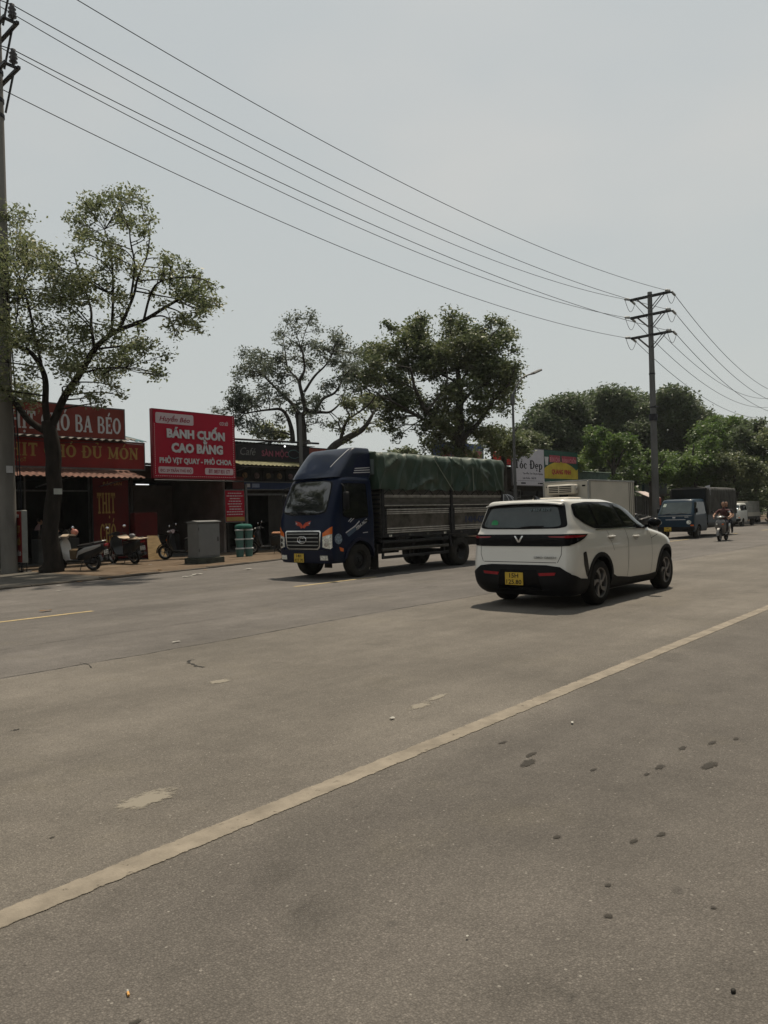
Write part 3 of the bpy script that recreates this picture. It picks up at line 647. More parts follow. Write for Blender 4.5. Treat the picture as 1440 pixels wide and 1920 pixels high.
# ---------------------------------------------------------------- lettering with slab serifs
# glyph strokes on a 0..1 height grid: ('l', x0,y0,x1,y1,w) line, ('s', x,y,half) serif bar, ('a', cx,cy,rx,ry,a0,a1,w) arc
GL = {
 'T': (.72, [('l', .36, .03, .36, .97, .2), ('l', .02, .92, .7, .92, .15), ('s', .36, .03, .2), ('l', .06, .74, .06, .97, .08), ('l', .66, .74, .66, .97, .08)]),
 'H': (.86, [('l', .18, .03, .18, .97, .19), ('l', .68, .03, .68, .97, .19), ('l', .18, .5, .68, .5, .12), ('s', .18, .03, .17), ('s', .18, .97, .17), ('s', .68, .03, .17), ('s', .68, .97, .17)]),
 'I': (.42, [('l', .21, .03, .21, .97, .2), ('s', .21, .03, .18), ('s', .21, .97, .18)]),
 'C': (.76, [('a', .4, .5, .3, .43, 45, 315, .17), ('l', .64, .62, .64, .93, .09), ('l', .64, .12, .64, .32, .07)]),
 'O': (.8, [('a', .4, .5, .3, .43, 0, 360, .18)]),
 'B': (.76, [('l', .18, .03, .18, .97, .2), ('a', .38, .73, .22, .21, -90, 90, .15), ('a', .4, .27, .25, .24, -90, 90, .16), ('l', .1, .95, .4, .95, .1), ('l', .15, .51, .4, .51, .1), ('l', .1, .05, .42, .05, .1)]),
 'A': (.84, [('l', .14, .03, .42, .97, .12), ('l', .7, .03, .44, .97, .21), ('l', .22, .34, .62, .34, .11), ('s', .13, .03, .14), ('s', .71, .03, .15)]),
 'E': (.7, [('l', .18, .03, .18, .97, .2), ('l', .06, .94, .62, .94, .12), ('l', .18, .5, .46, .5, .11), ('l', .06, .06, .64, .06, .12), ('l', .61, .72, .61, .96, .08), ('l', .63, .04, .63, .28, .08), ('l', .46, .4, .46, .6, .07)]),
 'M': (1.0, [('l', .17, .03, .17, .97, .11), ('l', .17, .95, .49, .1, .17), ('l', .83, .95, .5, .1, .09), ('l', .82, .03, .82, .97, .2), ('s', .17, .03, .14), ('s', .82, .03, .17), ('s', .13, .97, .12), ('s', .86, .97, .13)]),
 'N': (.86, [('l', .17, .03, .17, .97, .1), ('l', .17, .95, .7, .06, .2), ('l', .7, .03, .7, .97, .1), ('s', .17, .03, .14), ('s', .14, .97, .12), ('s', .7, .97, .14)]),
 'D': (.82, [('l', .18, .03, .18, .97, .2), ('a', .36, .5, .33, .44, -90, 90, .17), ('l', .06, .94, .38, .94, .11), ('l', .06, .06, .38, .06, .11)]),
 'U': (.84, [('l', .18, .3, .18, .97, .2), ('l', .68, .3, .68, .97, .11), ('a', .43, .32, .25, .26, 180, 360, .14), ('s', .18, .97, .17), ('s', .68, .97, .15)]),
 'c': (.56, [('a', .3, .3, .2, .27, 45, 315, .14), ('l', .45, .4, .45, .52, .1)]),
 'o': (.6, [('a', .3, .3, .2, .27, 0, 360, .15)]),
 'e': (.56, [('a', .29, .3, .2, .27, 0, 310, .14), ('l', .12, .31, .5, .31, .09)]),
 'p': (.66, [('l', .16, -.3, .16, .58, .16), ('a', .34, .29, .21, .27, -180, 180, .14), ('s', .16, -.3, .14), ('l', .02, .56, .16, .56, .08)]),
 ' ': (.36, []),
}
def accents(ch):
    import unicodedata
    base = ''; marks = []
    for c in unicodedata.normalize('NFD', ch):
        if unicodedata.combining(c): marks.append(c)
        else: base += c
    if base in 'Đđ': base = 'D'; marks.append('bar')
    return base, marks
def serif_letters(body, x0, x1, z0, h, Y, m, parent, T=None, fat=1.0, name='lettering'):
    mb = MB(); x = 0; dz = [0]
    def seg(ax, ay, bx, by, w):
        d = V((bx - ax, by - ay)); n = V((-d.y, d.x)).normalized() * w * .5 * fat
        dz[0] += 1; e = -.006 - .00025 * (dz[0] % 12)
        q = [(ax + n.x, ay + n.y), (ax - n.x, ay - n.y), (bx - n.x, by - n.y), (bx + n.x, by + n.y)]
        mb.add([(p[0], 0, p[1]) for p in q] + [(p[0], e, p[1]) for p in q], [(4, 5, 6, 7), (0, 1, 5, 4), (1, 2, 6, 5), (2, 3, 7, 6), (3, 0, 4, 7)])
    def arc(cx, cy, rx, ry, a0, a1, w):
        n = 18; dz[0] += 1; e = -.006 - .00025 * (dz[0] % 12); vs = []
        for i in range(n + 1):
            a = R(a0 + (a1 - a0) * i / n); c_, s_ = math.cos(a), math.sin(a)
            wx = w * fat * .5 * (.55 + .75 * abs(c_)); 
            for k in (-1, 1): vs.append((cx + c_ * (rx + k * wx), e, cy + s_ * (ry + k * w * fat * .36)))
        mb.add(vs, [(2 * i, 2 * i + 1, 2 * i + 3, 2 * i + 2) for i in range(n)])
    for ch in body:
        b, marks = accents(ch); wd, st = GL.get(b, (.4, []))
        for k in st:
            if k[0] == 'l': seg(x + k[1], k[2], x + k[3], k[4], k[5])
            elif k[0] == 's': y = k[2] + (.02 if k[2] < .5 else -.02); seg(x + k[1] - k[3], y, x + k[1] + k[3], y, .09)
            else: arc(x + k[1], k[2], k[3], k[4], k[5], k[6], k[7])
        cx = x + wd / 2; top = 1.06 if b.isupper() else .66
        for mk in marks:
            if mk == '\u0301': seg(cx - .04, top, cx + .12, top + .2, .11)
            elif mk == '\u0300': seg(cx + .04, top, cx - .12, top + .2, .11)
            elif mk == '\u0309': arc(cx, top + .14, .07, .08, -60, 180, .09)
            elif mk == '\u0323': arc(cx, -.17, .035, .04, 0, 360, .1)
            elif mk == 'bar': seg(x - .02, .5, x + .36, .5, .09)
        x += wd + .06
    s = (x1 - x0) / max(x - .06, .1)
    mb.v = [(x0 + p[0] * s, Y + p[1], z0 + p[2] * h) for p in mb.v]
    if T is not None: mb.xf(T)
    return mb.build(name, m, parent)

# ---------------------------------------------------------------- shop materials
RED_A = mat('sign_red_brown', (.17, .033, .024), .6, var=.18, scale=1.2)
RED_B = mat('sign_red', (.19, .018, .016), .6, var=.15, scale=1.5)
RED_C = mat('sign_crimson', (.30, .005, .023), .6, var=.1, scale=1.2)
RED_D = mat('dark_red_panel', (.075, .004, .004), .6, var=.2, scale=2)
WHITE_L = mat('white_letter', (.5, .5, .5), .6, var=.06)
GREY_L = mat('greyish_letter', (.46, .46, .47), .5, var=.1)
YEL_L = mat('gold_letter', (.30, .20, .06), .55, var=.2, scale=3)
PINKW = mat('pale_pink_box', (.48, .39, .41), .5, var=.05)
INKRED = mat('dark_red_ink', (.22, .02, .04), .6)
INK = mat('black_ink', (.012, .012, .016), .6)
STEEL = mat('grey_steel', (.13, .13, .13), .45, .6, var=.2, scale=5)
DKSTEEL = mat('dark_steel', (.026, .026, .028), .5, .4, var=.3, scale=6)
SHEET = mat('weathered_sheet', (.19, .18, .165), .55, .3, var=.35, scale=1.6)
SHEETG = mat('green_sheet', (.10, .15, .125), .5, .2, var=.2, scale=1.6)
DKSHEET = mat('dark_sheet', (.02, .021, .022), .6, .2, var=.3, scale=1.6)
RUSTSH = mat('rusty_red_sheet', (.16, .085, .065), .7, var=.35, scale=2)
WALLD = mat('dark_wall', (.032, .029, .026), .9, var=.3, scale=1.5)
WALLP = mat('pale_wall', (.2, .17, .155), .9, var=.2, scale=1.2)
WALLG = mat('grey_render', (.075, .075, .072), .9, var=.2, scale=1.2)
GLASSD = mat('dark_glass', (.012, .014, .015), .08, var=.1, spec=.5)
CONCP = mat('pole_concrete', (.17, .16, .145), .9, var=.22, scale=1.3, bump=.3, bscale=35, stretch=(1, 1, .3))
def corr(name, x0, x1, ya, za, yb, zb, m, parent, per=.2, amp=.022, n=None):
    n = n or int((x1 - x0) / per * 5); vs = []
    for i in range(n + 1):
        x = x0 + (x1 - x0) * i / n; c = amp * math.cos(2 * pi * (x - x0) / per)
        vs += [(x, ya, za + c), (x, yb, zb + c), (x, ya, za + c - .006), (x, yb, zb + c - .006)]
    fs = []
    for i in range(n):
        a = 4 * i; fs += [(a, a + 1, a + 5, a + 4), (a + 2, a + 6, a + 7, a + 3), (a, a + 4, a + 6, a + 2), (a + 1, a + 3, a + 7, a + 5)]
    return MB().add(vs, fs).build(name, m, parent, 40, fix=False)
def wbox(name, x0, x1, y0, y1, z0, z1, m, parent=None, b=.0, smooth=None): return MB().box(x0, x1, y0, y1, z0, z1, b).build(name, m, parent, smooth)
def board(label, cat, x0, x1, z0, z1, Y, m, frame=STEEL, name='sign_board', th=.1, legs=()):
    t = thing(name, label, cat, ((x0 + x1) / 2, Y, z0)); ox, oz = (x0 + x1) / 2, z0
    wbox('panel', x0 - ox, x1 - ox, 0, th, 0, z1 - z0, m, t)
    f = MB(); w = .05
    f.box(x0 - ox - w, x1 - ox + w, .01, th + .02, z1 - oz, z1 - oz + w); f.box(x0 - ox - w, x1 - ox + w, .01, th + .02, -w, 0)
    f.box(x0 - ox - w, x0 - ox, .01, th + .02, 0, z1 - oz); f.box(x1 - ox, x1 - ox + w, .01, th + .02, 0, z1 - oz)
    f.build('frame', frame, t)
    for lx in legs: MB().tube([(lx - ox, th + .06, -z0), (lx - ox, th + .06, z1 - z0)], .035, 6).build('post', frame, t)
    return t, M.Translation((-ox, -Y, -oz))
def rect(x0, x1, z0, z1, r, Y, th=.008, T=None):
    pts = []
    for cx, cz, a in ((x1 - r, z1 - r, 0), (x0 + r, z1 - r, 90), (x0 + r, z0 + r, 180), (x1 - r, z0 + r, 270)):
        for k in range(5): pts.append((cx + r * math.cos(R(a + k * 22.5)), cz + r * math.sin(R(a + k * 22.5))))
    mb = MB().prism(pts, 'y', Y - th, Y + .001)
    return mb.xf(T) if T is not None else mb

# ---------------------------------------------------------------- shop A (left), open fronted meat shop
def shop_shell(label, x0, x1, zt, y0=27.8, y1=33.5, name='shop', inner=WALLD, roofm=SHEET, open_=None, header=3.35, roof_z=None, right_inner=None):
    t = thing(name, label, 'shop', ((x0 + x1) / 2, y0, 0)); ox = (x0 + x1) / 2; h = (x1 - x0) / 2; D = y1 - y0; w = .12
    wbox('side_wall', -h, -h + w, 0, D, 0, zt, inner, t); wbox('side_wall', h - w, h, 0, D, 0, zt, right_inner or inner, t)
    wbox('back_wall', -h + w + .003, h - w - .003, D - w, D, 0, zt, inner, t)
    wbox('front_wall', -h + w + .003, h - w - .003, 0, w, header, zt, inner, t)
    wbox('floor', -h + w + .003, h - w - .003, .003, D - w - .003, .02, .09, WALLG, t)
    wbox('ceiling', -h + w + .003, h - w - .003, w + .003, D - w - .003, header + .15, header + .2, WALLD, t)
    rz = roof_z or zt
    corr('roof', -h - .1, h + .1, -.5, rz + .05, D + .3, rz + .55, roofm, t)
    return t, ox
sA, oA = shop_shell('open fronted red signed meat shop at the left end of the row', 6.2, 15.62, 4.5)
MB().tube([(11.27 - oA - 2.2, -.02, 2.82), (13.97 - oA, -.02, 2.82)], .03, 6).build('door_rail', STEEL, sA)
for xx_ in (9.6, 11.5, 13.95): wbox('door_post', xx_ - oA - .03, xx_ - oA + .03, -.05, .01, .09, 3.35, STEEL, sA)
wbox('display_counter', 12.1 - oA, 13.7 - oA, .35, .95, .09, 1.0, WALLG, sA, .02)
wbox('counter_glass', 12.12 - oA, 13.68 - oA, .37, .93, 1.003, 1.35, GLASSD, sA)
corr('awning', 8.6 - oA, 14.95 - oA, -2.5, 3.22, -1.1, 3.6, RUSTSH, sA, .22, .028)
for xx_ in (9.5, 12.0, 14.3): MB().tube([(xx_ - oA, -2.42, 3.17), (xx_ - oA - .1, -.03, 2.95)], .022, 5).build('awning_strut', STEEL, sA)
corr('upper_awning', 9.0 - oA, 14.75 - oA, -1.75, 4.66, -1.0, 4.76, SHEET, sA, .3, .03)
t, T = board('brown-red sign board with white serif letters, upper of the two over the meat shop', 'sign', 10.2, 14.8, 4.76, 5.9, 26.5, RED_A)
serif_letters('THỊT CHÓ BA BÉO', 9.95 + .3, 14.65, 4.95, .63, 26.5, GREY_L, t, T)
t, T = board('long red sign board with gold serif letters, lower of the two over the meat shop', 'sign', 9.3, 15.5, 3.62, 4.62, 26.3, RED_B)
serif_letters('THỊT CHÓ ĐỦ MÓN', 10.05, 15.25, 3.97, .46, 26.3, YEL_L, t, T)
letters('Hà Nội', 10.15, 10.95, 3.74, 3.88, 26.3, YEL_L, t, T=T)
MB().tube([(9.2 - 12.4, -.1, 1.0), (12 - 12.4, -.16, .84), (14.2 - 12.4, -.12, .98), (15.4 - 12.4, -.1, .93)], .012, 5).build('hanging_wire', DKSTEEL, t)
corr('upper_roof', 14.75 - oA, 15.72 - oA, -.6, 4.86, 1.6, 5.35, SHEET, sA, .24, .03); corr('upper_roof', 15.74 - oA, 16.3 - oA, -.4, 4.84, 1.6, 5.3, mat('teal_sheet', (.06, .12, .13), .5, .2, var=.3), sA, .24, .03)
# red vertical panel and the cabinet
t, T = board('tall dark red door panel lettered in gold beside the meat shop entrance', 'sign', 13.95, 15.42, .12, 3.3, 27.45, RED_D, DKSTEEL, 'door_panel', .06)
serif_letters('THỊT', 14.1, 14.86, 1.92, .82, 27.45, YEL_L, t, T); serif_letters('CHÓ', 14.2, 14.86, .78, .75, 27.45, YEL_L, t, T)
letters('ĐẶC SẢN', 14.35, 15.15, 3.0, 3.2, 27.45, YEL_L, t, T=T)
t = thing('cabinet', 'dark red metal cabinet standing at the edge of the meat shop', 'cabinet', (16.05, 27.5, .03))
wbox('body', -.52, .52, -.3, .3, .06, 1.9, RED_D, t, .02); wbox('door', -.49, .49, -.325, -.303, .12, 1.84, RED_D, t, .01); wbox('foot', -.5, .5, -.28, .28, 0, .058, DKSTEEL, t)
# free standing light box
c0 = V((10.02, 24.62, .05)); t = thing('standing_sign', 'upright red sign box with white sides on thin legs by the concrete pole', 'sign', c0)
wbox('box', -.085, .085, -.36, .36, .3, 1.98, mat('box_white', (.24, .245, .23), .5), t, .01); wbox('red_face', -.097, -.088, -.34, .34, .32, 1.95, RED_B, t)
T2 = M.Translation((0, 0, 0)) @ M.Rotation(-pi / 2, 4, 'Z')
for s_, z0_, z1_, w_, mm in (('QUÁN', 1.72, 1.88, .17, WHITE_L), ('THỊT', 1.2, 1.5, .24, YEL_L), ('CHÓ', .86, 1.12, .24, YEL_L), ('BA BÉO', .52, .7, .27, WHITE_L)):
    letters(s_, -w_, w_, z0_, z1_, -.099, mm, t, .02, T=T2)
for sy in (-.3, .3): MB().tube([(-.06, sy, 0), (-.06, sy, .3)], .014, 5).tube([(.06, sy, 0), (.06, sy, .3)], .014, 5).tube([(-.2, sy, .015), (.2, sy, .015)], .014, 5).build('leg', DKSTEEL, t)
# leaning ply board and stool
pc = onG(283, 1050); t = thing('ply_board', 'tan plywood board leaning beside the scooter with the cardboard seat', 'board', (16.0, 26.3, .04))
MB().prism([(-.42, 0), (.45, .02), (.16, .98), (-.3, 1.0)], 'y', 0, .02).xf(M.Rotation(R(-16), 4, 'X')).build('sheet', mat('ply', (.42, .29, .15), .8, var=.2, scale=3, stretch=(1, 1, 6)), t)
MB().tube([(0, .32, .02), (0, .28, .9)], .018, 5).build('prop', DKSTEEL, t)
# ---------------------------------------------------------------- shop B
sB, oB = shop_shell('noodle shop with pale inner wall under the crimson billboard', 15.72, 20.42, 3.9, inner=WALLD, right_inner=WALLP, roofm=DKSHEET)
wbox('counter', 17.6 - oB, 19.4 - oB, 2.2, 2.8, .093, .95, WALLD, sB, .02)
wbox('pale_partition', 18.2 - oB, 20.28 - oB, 4.1, 4.2, .093, 3.3, WALLP, sB)
MB().tube([(15.9 - oB, -1.55, 3.2), (20.3 - oB, -1.55, 3.2)], .03, 6).build('front_beam', DKSTEEL, sB)
MB().tube([(16.15 - oB, .3, 3.12), (16.75 - oB, .3, 3.12)], .02, 8).build('tube_lamp', mat('lamp_tube', (.9, .92, .9), .5, emit=1.2), sB)
t, T = board('large crimson billboard with grey-white letters over the noodle shop', 'billboard', 15.76, 19.65, 3.31, 5.97, 26.0, RED_C, mat('sign_edge', (.2, .02, .03), .5), 'billboard', .16)
bx, bz, bw, bh = 15.76, 3.31, 3.89, 2.66
def fx(a): return bx + a * bw
def fz(a): return bz + (1 - a) * bh
for a, b, c, d in ((.025, .475, .035, .195), (.045, .455, .842, .945), (.605, .975, .842, .945)):
    rect(fx(a), fx(b), fz(d), fz(c), .07, 26.0, T=T).build('text_plate', PINKW, t)
letters('Huyền Béo', fx(.07), fx(.43), fz(.182), fz(.06), 25.992, INKRED, t, .012, .28, T=T)
letters('CƠ SỞ', fx(.81), fx(.92), fz(.152), fz(.085), 26.0, WHITE_L, t, .02, T=T)
letters('BÁNH CUỐN', fx(.15), fx(.87), fz(.405), fz(.195), 26.0, GREY_L, t, .05, ext=.03, T=T)
letters('CAO BẰNG', fx(.2), fx(.84), fz(.625), fz(.4), 26.0, GREY_L, t, .05, ext=.03, T=T)
letters('PHỞ VỊT QUAY - PHỞ CHOA', fx(.06), fx(.955), fz(.81), fz(.675), 26.0, GREY_L, t, .035, ext=.02, T=T)
letters('ĐC: 29 TRẦN THỦ ĐỘ', fx(.065), fx(.435), fz(.932), fz(.855), 25.992, INKRED, t, .02, T=T)
letters('ĐT: 0837 831 177', fx(.65), fx(.93), fz(.925), fz(.86), 25.992, INKRED, t, .02, T=T)
dots = MB()
for i in range(40): dots.box(fx(.01 + i / 40), fx(.01 + i / 40) + .05, 25.985, 25.998, fz(.985), fz(.978))
for i in range(28): dots.box(fx(.983), fx(.988), 25.985, 25.998, fz(.02 + i / 28.5), fz(.02 + i / 28.5) + .045); dots.box(fx(.008), fx(.012), 25.985, 25.998, fz(.22 + i / 37), fz(.22 + i / 37) + .04)
dots.xf(T).build('led_dots', mat('led', (.6, .45, .45), .5), t)
t, T = board('small red menu board with a yellow foot on the post right of the noodle shop', 'menu board', 19.84, 20.88, 1.46, 2.84, 27.0, RED_C, STEEL, 'menu_board', .05)
wbox('yellow_strip', 19.87, 20.85, 26.985, 26.998, 1.48, 1.66, YEL_L).data.transform(T); o_ = COL.objects[-1]; o_.parent = t
rows = MB(); rq = random.Random(4)
for i, (a, b) in enumerate(((.12, .85), (.05, .95), (.22, .78), (.16, .82), (.1, .88), (.16, .82), (.18, .84), (.04, .97), (.05, .9))):
    z = 2.72 - i * .118; x = 19.86 + a
    while x < 19.86 + b:
        w = rq.uniform(.05, .16); rows.box(x, min(x + w, 19.86 + b), 26.988, 26.998, z - .022, z + .022); x += w + .03
rows.xf(T).build('menu_lines', PINKW, t)['kind'] = 'stuff'
t = thing('post', 'pale square post holding the red menu board', 'post', (20.98, 27.0, .03)); wbox('shaft', -.05, .05, -.05, .05, 0, 3.1, STEEL, t)
# ---------------------------------------------------------------- shop C, the dark cafe
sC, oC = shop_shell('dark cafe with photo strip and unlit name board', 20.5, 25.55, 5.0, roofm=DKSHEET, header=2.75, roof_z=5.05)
wbox('brown_panel', 20.62 - oC, 21.25 - oC, -.34, -.3, 2.95, 3.5, mat('brown_panel', (.1, .035, .03), .7), sC)
wbox('door_frame', 21.25 - oC, 21.36 - oC, -.06, -.003, .09, 2.75, STEEL, sC); wbox('door_frame', 21.37 - oC, 24.2 - oC, -.06, -.003, 2.66, 2.75, STEEL, sC); wbox('half_wall', 22.9 - oC, 25.4 - oC, -.03, -.004, .09, 2.65, WALLD, sC)
wbox('fascia', 20.6 - oC, 25.4 - oC, -.3, -.003, 4.05, 5.05, WALLD, sC)
corr('awning', 20.1 - oC, 24.6 - oC, -1.5, 3.98, -.32, 4.28, mat('mossy_sheet', (.16, .15, .08), .7, var=.3), sC, .24, .02)
MB().tube([(20.3 - oC, -1.4, 3.9), (24.5 - oC, -1.4, 3.9)], .02, 5).build('awning_rail', STEEL, sC)
for k in range(3): MB().tube([(20.7 + 2.3 * k - oC, -1.4, 3.9), (20.7 + 2.3 * k - oC, -.3, 3.7)], .018, 5).build('awning_strut', STEEL, sC)
MB().tube([(20.4 - oC, -.5, 5.2), (25.9 - oC, -.5, 5.28)], .05, 6).tube([(20.4 - oC, -.5, 4.9), (23 - oC, -.5, 5.22)], .03, 5).build('eaves_pipe', DKSTEEL, sC)
t, T = board('unlit black cafe name board with dull pink letters', 'sign', 20.8, 25.2, 4.32, 5.0, 27.3, mat('near_black_board', (.018, .016, .02), .5), DKSTEEL)
letters('Café', 20.95, 21.85, 4.5, 4.85, 27.3, mat('grey_script', (.12, .12, .12), .6), t, 0, .3, T=T)
letters('SÀN MỘC', 22.2, 23.85, 4.42, 4.86, 27.3, mat('dull_pink', (.22, .06, .09), .6), t, .02, T=T)
MB().tube([(24.2 + .28 * math.cos(a) * (1.3), 27.29, 4.66 + .2 * math.sin(a)) for a in lin(.4, 5.6, 16)], .018, 5).xf(T).build('emblem', mat('dull_teal', (.06, .12, .12), .6), t)
t = thing('photo_strip', 'row of dark framed food photographs under the cafe awning', 'picture strip', (22.9, 27.68, 3.32))
wbox('backing', -1.85, 1.75, 0, .04, 0, .56, INK, t)
for k in range(5):
    x = -1.75 + k * .7; wbox('frame', x, x + .62, -.02, -.001, .03, .53, DKSTEEL, t)
    MB().ball((x + .31, -.03, .27), (.16, .012, .15), 12, 8).build('picture', mat('food_print_%d' % (k % 3), [(.2, .15, .09), (.16, .12, .13), (.14, .12, .08)][k % 3], .6, var=.6, scale=9), t, True)
t, T = board('narrow navy sign board over the cafe doorway', 'sign', 21.22, 24.6, 2.95, 3.26, 27.5, mat('navy_board', (.02, .035, .09), .5), STEEL)
wbox('white_block', .3 - 1.69 - .1, .5 - 1.69 - .1, -.012, -.001, .08, .24, GREY_L, t); wbox('white_block', .62 - 1.79, 1.05 - 1.79, -.012, -.001, .07, .25, mat('dim_blue_white', (.2, .24, .34), .6), t)
# plain building with the red parapet behind the truck cab, and the row on to the salon
def plain(label, x0, x1, zt, y0, y1, wallm, roofm, name='shop_building', doors=2):
    t = thing(name, label, 'shop', ((x0 + x1) / 2, y0, 0)); h = (x1 - x0) / 2
    wbox('wall', -h, h, 0, y1 - y0, 0, zt, wallm, t); corr('roof', -h - .15, h + .15, -.4, zt + .08, y1 - y0 + .2, zt + .45, roofm, t)
    for k in range(doors):
        x = -h + (k + .5) * 2 * h / doors; wbox('shutter', x - h / doors * .75, x + h / doors * .75, -.05, -.003, .05, 2.7, DKSHEET, t); wbox('shutter_box', x - h / doors * .75, x + h / doors * .75, -.3, -.003, 2.703, 3.0, DKSTEEL, t)
    return t
plain('low shop with a red parapet between the cafe and the truck', 25.75, 30.2, 4.2, 28.2, 33.5, WALLD, DKSHEET)
t, T = board('plain brick-red parapet board above the truck cab', 'sign', 25.75, 29.6, 4.25, 5.1, 28.0, mat('parapet_red', (.26, .07, .055), .7, var=.2), DKSTEEL)
plain('low dark shop hidden behind the tarp truck', 30.35, 36.4, 4.1, 28.3, 33.5, WALLD, DKSHEET)
plain('low dark shop under the blue and pink board', 36.55, 43.2, 4.3, 28.6, 34, WALLD, DKSHEET)
t, T = board('blue board with faded pink panels showing over the truck tarp', 'sign', 36.8, 42.4, 4.5, 6.12, 28.4, mat('board_blue', (.06, .09, .2), .6, var=.2), DKSTEEL)
for a, b in ((37.6, 38.6), (38.75, 39.5), (40.1, 40.9), (41.0, 42.2)): wbox('pink_panel', a - 39.6, b - 39.6, -.015, -.001, .3, 1.2, mat('faded_pink', (.36, .12, .14), .6, var=.25, scale=2), t)
t, T = board('bright red sign with yellow marks and the number 21 behind the truck tail', 'sign', 43.3, 46.7, 4.9, 6.0, 28.2, mat('bright_red', (.5, .03, .02), .5), DKSTEEL)
letters('CƠM PHỞ', 43.6, 45.8, 5.45, 5.8, 28.2, YEL_L, t, .03, T=T); letters('21', 45.95, 46.6, 5.05, 5.5, 28.2, mat('bright_yellow', (.75, .55, .06), .5), t, .03, T=T)
# ---------------------------------------------------------------- salon and eatery
plain('dark fronted hair salon under the white board', 43.4, 48.4, 4.6, 28.0, 33.5, WALLD, DKSHEET)
t, T = board('white hair salon board with large black letters', 'sign', 43.85, 48.15, 3.38, 5.98, 27.0, mat('board_lilac_white', (.44, .43, .47), .6, var=.05), STEEL)
letters('Thanh Thơ', 44.3, 46.2, 5.38, 5.72, 27.0, INK, t, .02, .15, T=T)
serif_letters('Tóc Đẹp', 44.1, 47.9, 4.55, .62, 27.0, INK, t, T, 1.1)
letters('Tạo Mẫu Tóc Chuyên Nghiệp', 45.15, 47.95, 4.12, 4.32, 27.0, INK, t, T=T); letters('Làm Xoăn - Nối Mi', 45.15, 46.95, 3.82, 4.02, 27.0, INK, t, T=T)
wbox('rule', 44.4 - 46, 47.95 - 46, -.007, -.001, .315, .33, INK, t)
for a, b in ((44.25, 44.35), (44.9, 45.5), (47.2, 47.32), (47.4, 47.95)): wbox('small_print', a - 46, b - 46, -.007, -.001, .1, .2, INK, t)
t = thing('window_frame', 'pale window frame in the dark front below the white salon board', 'window', (45.6, 27.9, 2.2))
for a in ((-.6, .6, .55, .62), (-.6, .6, 0, .06), (.53, .6, .06, .55), (-.6, -.53, .06, .55)): wbox('bar', a[0], a[1], -.06, 0, a[2] + .3, a[3] + .3, STEEL, t)
wbox('pane', -.53, .53, -.03, -.02, .36, .85, GLASSD, t)
plain('low eatery under the green and yellow board', 48.55, 54.6, 4.6, 28.3, 34, WALLD, DKSHEET)
GREENB = mat('board_green', (.02, .07, .052), .6, var=.15)
t, T = board('dark green eatery board with a yellow arch and red letters', 'sign', 48.6, 54.0, 3.45, 6.05, 27.3, GREENB, DKSTEEL)
arch = [(48.62, 3.95), (53.98, 3.95), (53.98, 4.75)] + [(48.62 + 5.36 * u, 4.62 + .62 * math.sin(pi * min(1, u * 1.05)) ** .8) for u in lin(.95, .02, 14)] + [(48.62, 4.6)]
MB().prism(arch, 'y', 27.288, 27.299).xf(T).build('yellow_arch', mat('arch_yellow', (.43, .33, .04), .6, var=.2, scale=.8), t)
letters('QUANG VINH', 49.8, 52.8, 4.22, 4.66, 27.285, mat('deep_red_letter', (.3, .02, .03), .5), t, .04, T=T)
for a, b in ((49.5, 51.15), (51.4, 53.75)): wbox('red_plate', a - 51.3, b - 51.3, -.02, -.001, 1.72, 2.25, mat('dull_red_plate', (.3, .05, .07), .6), t)
letters('BÚN CHẢ', 49.55, 51.1, 5.2, 5.68, 27.278, mat('pinkish_letter', (.5, .22, .25), .6), t, T=T); letters('BÁNH CUỐN', 51.45, 53.7, 5.2, 5.68, 27.278, mat('pinkish_letter', (.5, .22, .25), .6), t, T=T)
letters('ĐC: 27 TRẦN THỦ ĐỘ', 49.5, 53.4, 3.55, 3.8, 27.3, GREY_L, t, .01, T=T)
MB().prism([(48.75, 5.55), (49.35, 5.55), (49.25, 4.95), (48.9, 4.95)], 'y', 27.28, 27.299).xf(T).build('cup_emblem', GREY_L, t)
gb = thing('shed', 'low shed with green corrugated upper wall beyond the eatery board', 'shed', (60, 29, 0))
wbox('wall', -5.2, 5.2, .1, 4, 0, 3.6, WALLD, gb)
for k in range(10):
    MB().prism([(-5.2 + 1.04 * k + u, .02 * (j % 2)) for j, u in enumerate(lin(.01, 1.03, 17))] + [(-5.2 + 1.04 * k + 1.03, .09), (-5.2 + 1.04 * k + .01, .09)], 'z', 3.62, 4.75).build('sheet', SHEETG, gb)
corr('roof', -5.3, 5.3, -.1, 4.8, 4.1, 5.0, SHEETG, gb)
# stalls between the fridge truck and the far pole
sx = at(1212, 940, 58)
t = thing('food_stall', 'little stall with a red and white awning beyond the white box truck', 'stall', (sx.x, sx.y, 0))
wbox('counter', -.9, .9, -.5, .5, .02, 1.0, WALLG, t, .02)
for a in (-.85, .85): MB().tube([(a, -.45, 0), (a, -.45, 2.35)], .025, 5).build('post', STEEL, t); MB().tube([(a, .45, 0), (a, .45, 2.75)], .025, 5).build('post', STEEL, t)
MB().prism([(-.75, 2.3), (.5, 2.85), (.5, 2.88), (-.75, 2.33)], 'x', -.98, .98).build('canopy', mat('stall_canopy', (.5, .42, .4), .7, var=.15), t)
wbox('valance', -.99, .99, -.775, -.755, 1.75, 2.31, mat('stall_red', (.42, .1, .06), .7, var=.3, scale=3), t)
kx = at(1225, 930, 64)
t = thing('kiosk', 'grey kiosk with a dark green fascia left of the far utility pole', 'kiosk', (kx.x, kx.y, 0))
